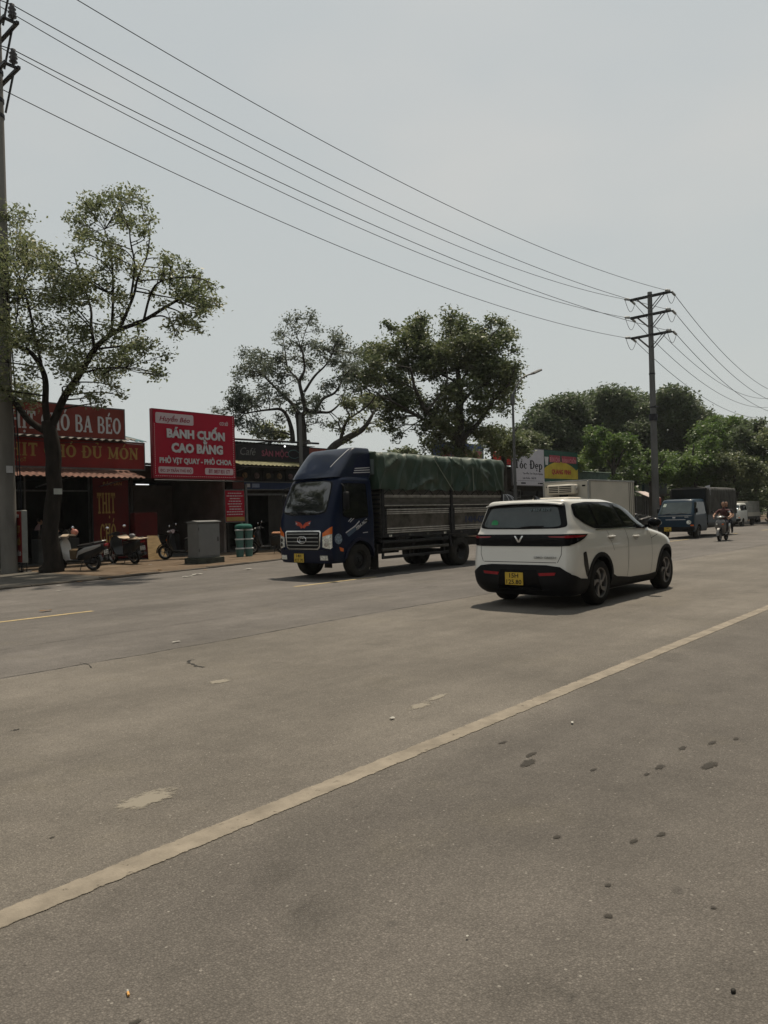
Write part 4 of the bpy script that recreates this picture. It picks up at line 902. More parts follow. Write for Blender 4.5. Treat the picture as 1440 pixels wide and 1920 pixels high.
wbox('wall', -2.4, 2.4, 0, 2.6, 0, 2.55, WALLG, t); wbox('fascia', -2.5, 2.5, -.25, -.003, 2.75, 3.7, mat('dark_green_fascia', (.012, .03, .03), .5), t); wbox('soffit', -2.5, 2.5, -.8, -.003, 2.56, 2.74, WALLG, t); corr('roof', -2.6, 2.6, -.3, 3.75, 2.8, 3.9, DKSHEET, t); wbox('opening_shade_panel', -2.1, 2.1, -.03, -.003, .3, 2.1, INK, t)  # flat black panel stands for the shade inside the kiosk front
# dark striped cover behind the truck's tail
cx_ = at(945, 935, 44)
t = thing('covered_stack', 'bulging dark cover with pale stripes just behind the tarp truck', 'covered goods', (cx_.x, cx_.y, 0))
cvm = mat('dark_cover', (.05, .052, .055), .6, var=.2)
MB().ball((0, 0, 1.25), (1.0, 1.0, 1.35), 20, 12).build('cover', cvm, t, True)
for k in range(5):
    a = R(-150 + 26 * k); MB().tube([(1.0 * 1.01 * math.cos(a) * math.sin(th), 1.0 * 1.01 * math.sin(a) * math.sin(th), 1.25 + 1.36 * math.cos(th)) for th in lin(.2, 1.9, 12)], .022, 4).build('stripe', GREY_L, t)
# ---------------------------------------------------------------- cabinet, buckets, poles, wires, lamps
PLINTH = mat('plinth', (.05, .053, .043), .9, var=.25, scale=4, bump=.4, bscale=30)
CABM = mat('cabinet_grey', (.155, .158, .155), .55, var=.07, scale=2.5)
t = thing('electrical_cabinet', 'grey steel electrical cabinet on a concrete plinth at the pavement edge', 'cabinet', (15.35, 22.2, 0.0))
wbox('plinth', -.56, .56, -.42, .42, 0, .24, PLINTH, t, .015)
wbox('body', -.46, .45, -.31, .33, .243, 1.47, CABM, t, .012); MB().prism([(-.36, 1.472), (.38, 1.472), (.38, 1.50), (.0, 1.545), (-.36, 1.50)], 'x', -.50, .49).build('lid', CABM, t)
wbox('door', -.43, .42, -.322, -.313, .30, 1.42, CABM, t, .004); wbox('handle', .34, .37, -.345, -.324, .8, .95, DKSTEEL, t, .004)
for z in (.45, 1.2): wbox('hinge', -.445, -.432, -.34, -.324, z, z + .1, DKSTEEL, t)
LIDM = mat('tub_lid', (.55, .57, .56), .5, var=.1); TUBM = mat('green_tub', (.07, .15, .135), .4, var=.15); GREENX = mat('green_sack', (.02, .095, .075), .8, var=.2, scale=6, bump=.4)
bks = [onG(456, 1046), onG(473, 1045)]; k = 0
words = ['lowest', 'middle', 'top']; sides = ['left', 'right']
for j, bp in enumerate(bks):
    for i in range(3):
        o = thing('storage_tub', '%s green plastic tub with a white lid, in the %s stack beside the grey cabinet' % (words[i], sides[j]), 'tub', (bp.x, bp.y + .2, .04 + i * .37), 0, 'green tubs stacked by the cafe door')
        MB().lathe([(.001, 0), (.14, 0), (.17, .305), (.15, .31), (.001, .31)], n=18).build('tub', TUBM, o, 40); MB().lathe([(.001, .312), (.19, .312), (.19, .355), (.16, .365), (.001, .365)], n=18).build('lid', LIDM, o, 40)
o = MB().loft([[V((.36 * math.cos(a) * s * (1 + .12 * math.sin(3 * a)), .28 * math.sin(a) * s, z)) for a in lin(0, 2 * pi * 17 / 18, 18)] for s, z in ((.95, 0), (1.1, .04), (1.05, .11), (.9, .17), (.5, .2), (.1, .205))]).build('sack', GREENX, None, True)
o.location = ((bks[0].x + bks[1].x) / 2 + .05, bks[0].y + .2, .04 + 1.12); tag(o, 'dark green sack lying on top of the stacked tubs', 'sack')
# white plastic chair inside the noodle shop
WPL = mat('white_plastic', (.22, .22, .2), .5); ch = onG(295, 1043)
t = thing('plastic_chair', 'white plastic chair standing at the mouth of the noodle shop', 'chair', (16.9, 27.6, .05), R(20))
wbox('seat', -.2, .2, -.2, .2, .42, .45, WPL, t, .01); wbox('backrest', -.2, .2, .19, .22, .46, .95, WPL, t, .01)
for a in (-.18, .18):
    for b in (-.18, .18): MB().tube([(a, b, .42), (a * 1.15, b * 1.15, 0)], .018, 5).build('leg', WPL, t)
# tall concrete poles with cross arms, insulators and wires
CONCD = mat('dark_pole_concrete', (.10, .10, .098), .9, var=.22, scale=1.3, bump=.3, bscale=35, stretch=(1, 1, .3))
INSD = mat('insulator_brown', (.06, .055, .06), .35, var=.1); INSP = mat('insulator_pale', (.35, .36, .36), .4, var=.1)
def pole(label, base, h, r0, r1, arms, armL, strain, band_z=()):
    t = thing('utility_pole', label, 'utility pole', base, 0, 'concrete power line poles')
    MB().lathe([(.001, 0), (r0, 0), (r1, h), (.001, h)], n=20).build('shaft', CONCD if strain else CONCP, t, 40)
    ends = []
    for z in arms:
        r = r0 + (r1 - r0) * z / h; mb = MB()
        for s in (-1, 1): mb.box(s * (r + .03) - .045, s * (r + .03) + .045, -armL, armL, z - .045, z + .045)
        mb.box(-r - .02, r + .02, -.95 * armL, -.95 * armL + .06, z - .04, z + .04); mb.box(-r - .02, r + .02, .95 * armL - .06, .95 * armL, z - .04, z + .04)
        mb.build('cross_arm', DKSTEEL, t)
        for s in (-1, 1):
            for u in (-1, 1): MB().tube([(u * (r + .03), s * armL * .62, z - .05), (u * (r + .03), s * .1, z - .95 if strain else z - 1.0)], .035, 4).build('brace', DKSTEEL, t)
            e = V((0, s * armL * .96, z))
            if strain:
                for u in (-1, 1):
                    a = e + V((u * (r + .05), 0, .05)); b = e + V((u * (r + .75), 0, -.08)); P_ = [a.lerp(b, i / 10) for i in range(11)]
                    MB().tube(P_, [.03 if i in (0, 10) else (.1 if i % 2 else .05) for i in range(11)], 8).build('insulator', INSP, t, True)
                    ends.append((s, u, V(base) + b))
                q0, q1 = e + V((-r - .75, 0, -.1)), e + V((r + .75, 0, -.1))
                MB().tube([q0.lerp(q1, i / 12) - V((0, 0, .75 * math.sin(pi * i / 12))) for i in range(13)], .018, 5).build('jumper', INK, t)
            else:
                MB().lathe([(.001, .05), (.05, .05), (.05, .1), (.13, .12), (.06, .2), (.13, .24), (.06, .32), (.12, .36), (.06, .44), (.08, .5), (.001, .52)], e + V((.05, 0, 0)), n=10).build('insulator', INSD, t, True)
                ends.append((s, 0, V(base) + e + V((.05, 0, .5))))
    for z in band_z:
        r = r0 + (r1 - r0) * z / h; MB().lathe([(r + .001, z - .06), (r + .025, z - .06), (r + .025, z + .06), (r + .001, z + .06)], n=16).build('band', DKSTEEL, t)
    return t, ends
pb = onG(18, 1077); pL, eL = pole('near concrete power pole cut off by the left edge of the picture', (pb.x, pb.y, .02), 19.2, .25, .155, (15.75, 17.15, 18.55), 1.2, False, (14.6, 15.1, 16.0))
pb2 = at(1231, 985, 55); pR, eR = pole('far concrete power pole with three cross arms behind the fridge truck', (pb2.x, pb2.y, .02), 17.6, .275, .165, (14.4, 15.93, 17.3), 1.6, True, (9.0, 11.5))
wbox('band_clamp', -.31, .31, -.31, -.25, 9.0, 9.1, DKSTEEL, pR); MB().lathe([(.272, 8.0), (.31, 8.0), (.31, 8.5), (.272, 8.5)], n=14).build('number_band', INK, pR)
# drooping cable bundle on the near pole and its plate
MB().tube(smooth_path([(-.24, -.15, 9.9), (-.05, -.28, 9.7), (.08, -.28, 8.0), (.2, -.26, 6.0), (.3, -.24, 3.2), (.33, -.2, 1.0), (.3, -.15, 0)], 5), .022, 5).tube(smooth_path([(-.24, -.15, 9.8), (-.1, -.27, 9.0), (.0, -.27, 7.0), (.16, -.27, 4.5), (.26, -.22, 2.0)], 5), .015, 5).build('cable', INK, pL)
wbox('plate', -.12, .08, -.27, -.25, 3.2, 3.42, GREY_L, pL)
WIREM = mat('wire', (.025, .027, .03), .5)
names_ = {(0, 1): 'lowest wire on the shop side', (0, -1): 'lowest wire on the road side', (1, 1): 'middle wire on the shop side', (1, -1): 'middle wire on the road side', (2, 1): 'top wire on the shop side', (2, -1): 'top wire on the road side'}
Ls = {}; Rs = {}
for i, (s, u, p) in enumerate(eL): Ls[(i // 2, s)] = p
for i, (s, u, p) in enumerate(eR): Rs[(i // 4, s, u)] = p
def wire(a, b, sag, label, r=.016, group='power wires over the street', n=40):
    o0 = a; P_ = [a.lerp(b, i / n) - V((0, 0, 4 * sag * (i / n) * (1 - i / n))) for i in range(n + 1)]
    w = MB().tube([p - o0 for p in P_], r, 5).build('power_wire', WIREM); w.location = o0; tag(w, label, 'wire', group); return w
for (k, s), a in Ls.items():
    b = Rs[(k, s, -1)]; wire(a, b, 1.15 + .12 * k + .1 * s, names_[(k, s)] + ' between the two concrete poles')
    c = Rs[(k, s, 1)]; e = c + V((52, 3.5, -1.2 - .2 * k)); wire(c, e, 1.9 + .1 * k, names_[(k, s)] + ' running on to the right from the far pole', .022)
    f_ = a + V((-40, 2, .3)); wire(a, f_, 1.0, names_[(k, s)] + ' leaving the near pole to the left')
# street lamp
LAMPM = mat('lamp_pole', (.10, .10, .10), .5, .5, var=.2)
lb = onG(968, 985); lb = at(968, 985, 38.2); t = thing('street_lamp', 'slim grey street lamp with a curved arm in front of the white salon board', 'street lamp', (lb.x, lb.y, .02))
MB().lathe([(.001, 0), (.16, 0), (.16, .35), (.1, .4), (.055, 7.5), (.001, 7.5)], n=12).build('pole', LAMPM, t, 40)
hd = at(1000, 700, 39.2) - V((lb.x, lb.y, .02))
MB().tube(smooth_path([(0, 0, 7.35), (.1, -.02, 7.7), (hd.x * .45, hd.y * .45, 8.5), (hd.x, hd.y, hd.z)], 6), .042, 8).build('arm', LAMPM, t, True)
d_ = V((hd.x, hd.y, 0)).normalized(); an = math.atan2(d_.y, d_.x)
MB().box(-.1, .62, -.15, .15, -.05, .06, .04).xf(M.Translation(hd) @ M.Rotation(an, 4, 'Z') @ M.Rotation(R(-22), 4, 'Y')).build('lamp_head', LAMPM, t)
MB().lathe([(.07, 7.1), (.12, 7.1), (.12, 7.6), (.07, 7.6)], n=10).build('collar', LAMPM, t)
# concrete lamp pole by the cafe
cb = at(568, 985, 35); t = thing('lamp_pole', 'plain concrete pole with a small black lamp at the right end of the cafe', 'lamp pole', (cb.x, cb.y, .02))
MB().lathe([(.001, 0), (.12, 0), (.075, 6.4), (.001, 6.4)], n=14).build('shaft', CONCD, t, 40)
MB().tube([(.1, 0, 5.0), (.32, -.12, 5.1)], .025, 5).build('bracket', DKSTEEL, t); MB().lathe([(.001, .12), (.06, .12), (.17, -.08), (.001, -.06)], (.36, -.14, 5.1), n=10).build('lamp_shade', DKSTEEL, t, 40)
q_ = at(534, 837, 35.2); o = MB().ball((0, 0, 0), .045, 8, 6).build('bulb', mat('bulb', (.9, .92, .95), .5, emit=1.5), None, True); o.location = q_; tag(o, 'tiny bright bulb hanging under the cafe roof corner', 'lamp')
# rubbish on the pavement and the road
LIT = mat('litter_white', (.34, .33, .3), .8); LEAFD = mat('dead_leaf', (.16, .09, .04), .9)
def scrap(px, py, sx_, sy_, label, m, cat='litter', z=.012, grp='scraps of rubbish', rz=0.0, name='paper_scrap'):
    c = onG(px, py); rg = random.Random(int(px * 7 + py)); vs, fs = grid_sheet(lin(-1, 1, 4), lin(-1, 1, 4), lambda u, v: (u * sx_ * (1 + .2 * rg.uniform(-1, 1)), v * sy_ * (1 + .2 * rg.uniform(-1, 1)), rg.uniform(.2, 1) * .35 * min(sx_, sy_)))
    o = MB().add(vs, fs).build(name, m); o.location = (c.x, c.y, z + (.03 if c.y > kerb_y(c.x) else 0)); o.rotation_euler = (0, 0, rz); return tag(o, label, cat, grp)
scrap(370, 1078, .14, .08, 'white paper scrap on the road by the kerb, nearest the cabinet', LIT); scrap(352, 1082, .16, .06, 'flat pale scrap on the road just off the kerb', LIT); scrap(465, 1068, .14, .08, 'white scrap at the kerb left of the truck', LIT, rz=.4)
scrap(210, 1061, .14, .07, 'pale scrap under the second scooter', LIT); scrap(282, 1061, .06, .05, 'small white scrap on the dirt pavement', LIT); scrap(110, 1099, .05, .04, 'tiny white scrap on the left kerb', LIT); scrap(110, 1109, .05, .03, 'tiny pale scrap on the road below the left kerb', LIT); scrap(86, 1147, .09, .06, 'brown leaf on the road above the yellow dash', LEAFD, name='dead_leaf')
scrap(735, 1349, .02, .016, 'small pale scrap on the road left of the white line', LIT); scrap(1073, 1357, .025, .007, 'thin pale sliver on the road right of the white line', LIT, rz=.5); scrap(330, 1205, .05, .02, 'pale scrap near the road seam', LIT); scrap(876, 1761, .005, .004, 'white crumb on the near asphalt', LIT)
for (px, py, s_) in ((205, 1088, .1), (240, 1078, .08), (300, 1072, .1), (330, 1064, .07), (385, 1070, .07), (410, 1062, .06), (150, 1092, .08)): scrap(px, py, s_, s_ * .6, 'brown leaf lying on the dirt pavement', LEAFD, z=.02, grp='brown leaves on the pavement', rz=px, name='dead_leaf')
cbu = onG(240, 1865); t = thing('cigarette_butt', 'tan cigarette butt on the near asphalt', 'cigarette butt', (cbu.x, cbu.y, .006), R(68))
MB().tube([(-.016, 0, .0), (.004, 0, 0)], .0042, 8).build('filter', mat('filter_tan', (.55, .3, .1), .8), t); MB().tube([(.0041, 0, 0), (.014, 0, .001)], .004, 8).build('paper', LIT, t)
pbl = onG(1375, 1861); o = MB().ball((0, 0, 0), (.011, .008, .007), 8, 6).build('pebble', mat('dark_pebble', (.03, .028, .025), .7), None, True); o.location = (pbl.x, pbl.y, .006); tag(o, 'dark pebble at the lower right of the asphalt', 'pebble')
# flat oil and tar blots
BLOT = smudge('oil_blot', (.045, .041, .036), .92, .09, 30, .85)
def blot(px, py, w, h, rz):
    c = onG(px, py); w *= 1.7; h *= 2.2
    o = MB().add([(-w, -h, 0), (w, -h, 0), (w, h, 0), (-w, h, 0)], [(0, 1, 2, 3)]).build('oil_stain', BLOT); o.location = (c.x, c.y, .004); o.rotation_euler = (0, 0, rz - .5); struct(o)
for a in ((990, 1431, .1, .03, .6), (996, 1415, .07, .018, .6), (942, 1393, .05, .015, .4), (1112, 1444, .03, .012, .5), (1237, 1439, .07, .02, .5), (1280, 1403, .07, .018, .5), (1330, 1436, .1, .03, .4), (1336, 1393, .06, .016, .4), (1380, 1386, .04, .014, .5), (1045, 1570, .03, .014, .4), (1188, 1578, .035, .012, .4), (1240, 1565, .035, .014, .3), (1140, 1660, .02, .01, .4), (1142, 1719, .022, .012, .4), (1213, 1452, .03, .012, .4), (255, 1917, .03, .012, 0), (98, 1571, .015, .006, .4), (1338, 1703, .015, .009, .3)): blot(*a)

# soft dark patches where oil has soaked into the near asphalt
ssm = bpy.data.materials.new('soaked_oil'); ssm.use_nodes = True; st_ = ssm.node_tree; sb_ = st_.nodes['Principled BSDF']; sb_.inputs['Base Color'].default_value = (.05, .045, .038, 1); sb_.inputs['Roughness'].default_value = .8
g1 = nd(st_, 'ShaderNodeTexCoord'); g2 = nd(st_, 'ShaderNodeMapping'); g2.inputs['Location'].default_value = (-1, -1, 0); g2.inputs['Scale'].default_value = (2, 2, 0); g3 = nd(st_, 'ShaderNodeTexGradient', gradient_type='SPHERICAL'); g4 = nd(st_, 'ShaderNodeTexNoise'); g4.inputs['Scale'].default_value = 9; g4.inputs['Detail'].default_value = 6; g5 = nd(st_, 'ShaderNodeMath', operation='MULTIPLY'); g6 = nd(st_, 'ShaderNodeMath', operation='MULTIPLY'); g6.inputs[1].default_value = .38
st_.links.new(g1.outputs['Generated'], g2.inputs[0]); st_.links.new(g2.outputs[0], g3.inputs[0]); st_.links.new(g1.outputs['Object'], g4.inputs['Vector']); st_.links.new(g3.outputs['Fac'], g5.inputs[0]); st_.links.new(g4.outputs['Fac'], g5.inputs[1]); st_.links.new(g5.outputs[0], g6.inputs[0])
g7 = nd(st_, 'ShaderNodeBsdfTransparent'); g8 = nd(st_, 'ShaderNodeMixShader'); st_.links.new(g6.outputs[0], g8.inputs[0]); st_.links.new(g7.outputs[0], g8.inputs[1]); st_.links.new(sb_.outputs[0], g8.inputs[2]); st_.links.new(g8.outputs[0], st_.nodes['Material Output'].inputs[0])
for px, py, w, h in ((580, 1722, .2, .11), (515, 1640, .17, .1), (570, 1700, .12, .06)):
    c = onG(px, py); o = MB().add([(-w, -h, 0), (w, -h, 0), (w, h, 0), (-w, h, 0)], [(0, 1, 2, 3)]).build('oil_stain', ssm); o.location = (c.x, c.y, .003); o.rotation_euler = (0, 0, R(px % 50)); struct(o)
# ---------------------------------------------------------------- tools for bodywork
def slices(levels, n=4.5, a=.6, b=1.0, nr=14, ns=16, nf=14, barrel=.0, nfront=None, refine=4):
    """closed body from horizontal slices (z, x_rear, x_front, half width): superellipse corners in plan"""
    L_ = [V((l[1], l[2], l[3], 0)) for l in levels]; Z = [l[0] for l in levels]; rings = []
    def cr(p0, p1, p2, p3, t): return .5 * ((2 * p1) + (p2 - p0) * t + (2 * p0 - 5 * p1 + 4 * p2 - p3) * t * t + (3 * p1 - p0 - 3 * p2 + p3) * t ** 3)
    rows = []
    for i in range(len(Z) - 1):
        for j in range(refine):
            t = j / refine; k0, k3 = max(i - 1, 0), min(i + 2, len(Z) - 1)
            rows.append((cr(Z[k0], Z[i], Z[i + 1], Z[k3], t), cr(V(L_[k0]), V(L_[i]), V(L_[i + 1]), V(L_[k3]), t)))
    rows.append((Z[-1], L_[-1]))
    nfront = nfront or n
    for z, l in rows:
        xr, xf, w = l[0], l[1], l[2]; aa = min(a, .45 * (xf - xr)); bb = min(b, .45 * (xf - xr)); half = []
        for k in range(nr):
            t = (pi / 2) * k / nr; half.append((xr + aa - aa * math.cos(t) ** (2 / n), w * math.sin(t) ** (2 / n)))
        for k in range(ns):
            s = k / ns; half.append((xr + aa + (xf - bb - xr - aa) * s, w * (1 + barrel * math.sin(pi * s))))
        for k in range(nf + 1):
            t = (pi / 2) * k / nf; half.append((xf - bb + bb * math.sin(t) ** (2 / nfront), w * math.cos(t) ** (2 / nfront) if k < nf else 0.0))
        ring = [V((x, y, z)) for x, y in half] + [V((x, -y, z)) for x, y in half[-2:0:-1]]
        rings.append(ring)
    return MB().loft(rings, True, True)
def bvh_of(mb):
    return BVHTree.FromPolygons([V(p) for p in mb.v], mb.f)
DIRS = {'L': (lambda a, b: V((a, 9, b)), V((0, -1, 0))), 'R': (lambda a, b: V((a, -9, b)), V((0, 1, 0))), 'rear': (lambda a, b: V((-30, a, b)), V((1, 0, 0))), 'front': (lambda a, b: V((30, a, b)), V((-1, 0, 0))), 'top': (lambda a, b: V((a, b, 20)), V((0, 0, -1)))}
def densify(poly, step):
    out = []
    for p, q in zip(poly, poly[1:] + poly[:1]):
        p, q = V(p), V(q); n = max(1, int((q - p).length / step)); out += [p.lerp(q, i / n) for i in range(n)]
    return out
def round_poly(poly, r, k=4):
    out = []; n = len(poly)
    for i in range(n):
        p0, p, p1 = V(poly[i - 1]), V(poly[i]), V(poly[(i + 1) % n]); d0, d1 = (p0 - p), (p1 - p)
        rr = min(r, .45 * d0.length, .45 * d1.length); a, b = p + d0.normalized() * rr, p + d1.normalized() * rr
        for j in range(k + 1):
            t = j / k; out.append(tuple((1 - t) ** 2 * a + 2 * t * (1 - t) * p + t * t * b))
    return out
def patch(bvh, poly, side, m, parent, name, off=.006, step=.05, skirt=.02, smooth=35, r=0.0):
    """a panel that follows the bodywork: outline given in side, rear, front or top view"""
    if r: poly = round_poly(poly, r)
    og, d = DIRS[side]; out = densify(list(poly), step); n = len(out); pts = list(out)
    xs = [p.x for p in out]; ys = [p.y for p in out]
    x = min(xs) + step * .5
    while x < max(xs):
        y = min(ys) + step * .5
        while y < max(ys): pts.append(V((x, y))); y += step
        x += step
    v2, e2, f2, *_ = delaunay_2d_cdt([V((p.x, p.y)) for p in pts], [(i, (i + 1) % n) for i in range(n)], [], 1, 1e-6)
    vs = []; ok = []
    for p in v2:
        h, nn, ix, dist = bvh.ray_cast(og(p.x, p.y), d)
        if h is None:
            h, nn, ix, dist = bvh.find_nearest(og(p.x, p.y) + d * (9 if side in 'LR' else 27 if side in ('front', 'rear') else 18)); 
        if nn.dot(d) > 0: nn = -nn
        vs.append((h, nn))
    mb = MB(); top = [h + nn * off for h, nn in vs]; mb.v = [tuple(p) for p in top]; mb.f = [tuple(f) for f in f2]
    if skirt:
        cnt = {}
        for f in f2:
            for i in range(len(f)):
                k = (f[i], f[(i + 1) % len(f)]); cnt[k] = 1
        o = len(mb.v); low = {}
        for (a, b) in list(cnt):
            if (b, a) not in cnt:
                for q_ in (a, b):
                    if q_ not in low: low[q_] = len(mb.v); mb.v.append(tuple(vs[q_][0] - vs[q_][1] * skirt))
                mb.f.append((b, a, low[a], low[b]))
    me = bpy.data.meshes.new(name); me.from_pydata(mb.v, [], mb.f)
    o_ = link(name, me, m, parent, smooth); return o_
def line_poly(pts, w):
    P_ = [V(p) for p in pts]; l, r_ = [], []
    for i, p in enumerate(P_):
        d = (P_[min(i + 1, len(P_) - 1)] - P_[max(i - 1, 0)]).normalized(); s = V((-d.y, d.x)) * w / 2
        l.append(tuple(p + s)); r_.append(tuple(p - s))
    return l + r_[::-1]
def ring_poly(cx, cz, r0, r1, a0, a1, n=18):
    A = [R(a0 + (a1 - a0) * i / n) for i in range(n + 1)]
    return [(cx + r1 * math.cos(a), cz + r1 * math.sin(a)) for a in A] + [(cx + r0 * math.cos(a), cz + r0 * math.sin(a)) for a in A[::-1]]
def cut(o, cutters, m):
    """cut wheel arches out of a body and bake the result"""
    cm = cutters.build('cutter', m); cm.parent = o.parent; md = o.modifiers.new('cut', 'BOOLEAN'); md.object = cm; md.operation = 'DIFFERENCE'; md.solver = 'EXACT'; md.material_mode = 'TRANSFER'
    bpy.context.view_layer.update(); dg = bpy.context.evaluated_depsgraph_get()
    me = bpy.data.meshes.new_from_object(o.evaluated_get(dg)); o.modifiers.clear(); old = o.data; o.data = me; bpy.data.meshes.remove(old); bpy.data.objects.remove(cm)
    me.shade_smooth(); me.set_sharp_from_angle(angle=R(35)); return o
RUB = mat('tyre_rubber', (.014, .013, .012), .85, var=.3, scale=5, bump=.2, bscale=60)
RUBD = mat('dusty_tyre', (.028, .026, .023), .9, var=.3, scale=4, bump=.2, bscale=60)
CLAD = mat('black_cladding', (.006, .006, .007), .6, var=.15)
CLADG = mat('gloss_black', (.005, .005, .006), .2, var=.1, spec=.12)
GLASS = mat('tinted_glass', (.005, .006, .006), .04, var=.1, spec=.42)
GLASSL = mat('pale_tinted_glass', (.034, .046, .047), .04, var=.3, scale=1.4, spec=.6)
CHROME = mat('chrome', (.55, .55, .55), .15, 1.0, var=.1)
SILV = mat('silver_paint', (.30, .30, .29), .35, .7, var=.15)
RIMG = mat('rim_grey', (.19, .18, .175), .4, .6, var=.15)
RIMD = mat('rim_dark', (.03, .03, .03), .5, .3, var=.15)
YPL = mat('yellow_plate', (.52, .35, .05), .5, var=.08)
REDL = mat('red_lamp', (.22, .006, .012), .12, var=.2, coat=.6)
ORANGE = mat('orange_lens', (.6, .13, .02), .15, var=.2, coat=.5)
LENS = mat('clear_lens', (.62, .62, .57), .12, .3, var=.5, scale=22, coat=.6)
WHITEP = mat('white_car_paint', (.62, .60, .555), .35, var=.02, scale=1.0, coat=1.0)
SEAM = mat('panel_gap', (.05, .05, .05), .8)
def wheel(parent, x, y, r, w, out, tyre=RUB, rim='blade', rr=.66, name='wheel', bead=0.0):
    """a tyre with its rim as a sub-part; out is the side (+1 or -1) that faces outwards"""
    hw = w / 2; q = rr * r
    t = MB().lathe([(q * .96, -hw * .8), (q * 1.02, -hw), (r * .9, -hw * 1.02), (r * .985, -hw * .8), (r, -hw * .45), (r, hw * .45), (r * .985, hw * .8), (r * .9, hw * 1.02), (q * 1.02, hw), (q * .96, hw * .8)], (0, 0, 0), 'y', 36).build(name, tyre, parent, 50)
    t.location = (x, y, r)
    s = out * hw
    if rim == 'blade':
        MB().lathe([(.001, s * .35), (q * .97, s * .45), (q * .97, s * .2), (.001, s * .1)], axis='y', n=36).build('rim_back', CLAD, t, 40)
        d = MB()
        for k in range(5):
            a = 2 * pi * k / 5; P_ = []
            inner, outer = q * .16, q * .96
            for rr_, aa, ww in ((inner, 0, .34), (q * .5, .22, .30), (outer, .62, .26)): P_.append((rr_, a + aa, ww))
            l = [(p * math.cos(g + h), p * math.sin(g + h)) for p, g, h in P_]; r_ = [(p * math.cos(g - h * .5), p * math.sin(g - h * .5)) for p, g, h in P_]
            d.prism(l + r_[::-1], 'y', s * .5, s * .86)
        d.lathe([(q * .93, s * .4), (q, s * .4), (q, s * .95), (q * .93, s * .9)], axis='y', n=36); d.lathe([(.001, s * .5), (q * .2, s * .5), (q * .18, s * .95), (.001, s * .97)], axis='y', n=18)
        d.build('rim', RIMG, t, 40)
    else:
        MB().lathe([(q, s * .75), (q * .9, s * .7), (q * .82, s * .1), (q * .6, s * (.2 if rim != 'dual' else -.5)), (q * .42, s * (.55 if rim != 'dual' else -.3)), (.001, s * (.6 if rim != 'dual' else -.25)), (.001, s * -.6), (q, s * -.6)], axis='y', n=30).build('rim', RIMG if rim == 'plain' else RIMD, t, 40)
        b = MB(); z0 = s * (.62 if rim != 'dual' else -.2)
        for k in range(6): a = 2 * pi * k / 6; b.lathe([(.001, z0 - s * .2), (.02, z0 - s * .2), (.02, z0 + s * .12), (.001, z0 + s * .14)], (q * .34 * math.cos(a), 0, q * .34 * math.sin(a)), 'y', 6)
        b.lathe([(.001, z0 - s * .2), (q * .22, z0 - s * .2), (q * .2, z0 + s * .25), (.001, z0 + s * .3)], axis='y', n=14)
        b.build('hub', DKSTEEL if rim != 'plain' else RIMG, t, 40)
    return t
def plate(parent, loc, rot, w, h, rows_, m=YPL, ink=INK, name='number_plate'):
    t = MB().box(-w / 2, w / 2, 0, .012, -h / 2, h / 2, .004).build(name, m, parent); t.location = loc; t.rotation_euler = (0, 0, rot)
    n = len(rows_)
    for i, s in enumerate(rows_):
        zc = h / 2 - (i + .5) * h / n; ww = w * (.42 if len(s) > 4 else .25)
        letters(s, -ww, ww, zc - h / n * .36, zc + h / n * .36, -.001, ink, t, .015, ext=.002, name='plate_text')
    return t

# ---------------------------------------------------------------- the white family car
car = thing('car', 'white family car with black cladding seen from its right rear', 'car', (11.26, 6.27, 0), R(0.3))
lv = [(.20, -.78, 3.42, .78), (.27, -.90, 3.55, .86), (.38, -.98, 3.62, .905), (.5, -1.0, 3.66, .925), (.62, -1.0, 3.67, .935), (.76, -.985, 3.67, .94), (.9, -.965, 3.62, .938), (1.0, -.955, 3.47, .932), (1.07, -.955, 3.22, .925), (1.13, -.955, 2.92, .915), (1.18, -.945, 2.62, .905), (1.24, -.915, 2.4, .885), (1.32, -.89, 2.2, .868), (1.45, -.845, 1.98, .835), (1.57, -.80, 1.72, .805), (1.655, -.78, 1.40, .775), (1.70, -.77, 1.12, .74), (1.725, -.72, .9, .67), (1.738, -.5, .5, .5), (1.745, -.3, .3, .3)]
cb_ = slices(lv, n=6.5, a=.5, b=.95, barrel=.012, nfront=2.9); cbv = bvh_of(cb_)
body = cb_.build('body', WHITEP, car, 35)
arch_m = mat('wheel_well', (.012, .012, .012), .9)
ct = MB()
for x in (0, 2.84):
    for s in (-1, 1): ct.lathe([(.001, s * .5), (.415, s * .5), (.415, s * 1.3), (.001, s * 1.3)], (x, 0, .385), 'y', 36)
cut(body, ct, arch_m)
for x in (0, 2.84):
    for s in (-1, 1): wheel(car, x, s * .815, .365, .225, s, RUB, 'blade')
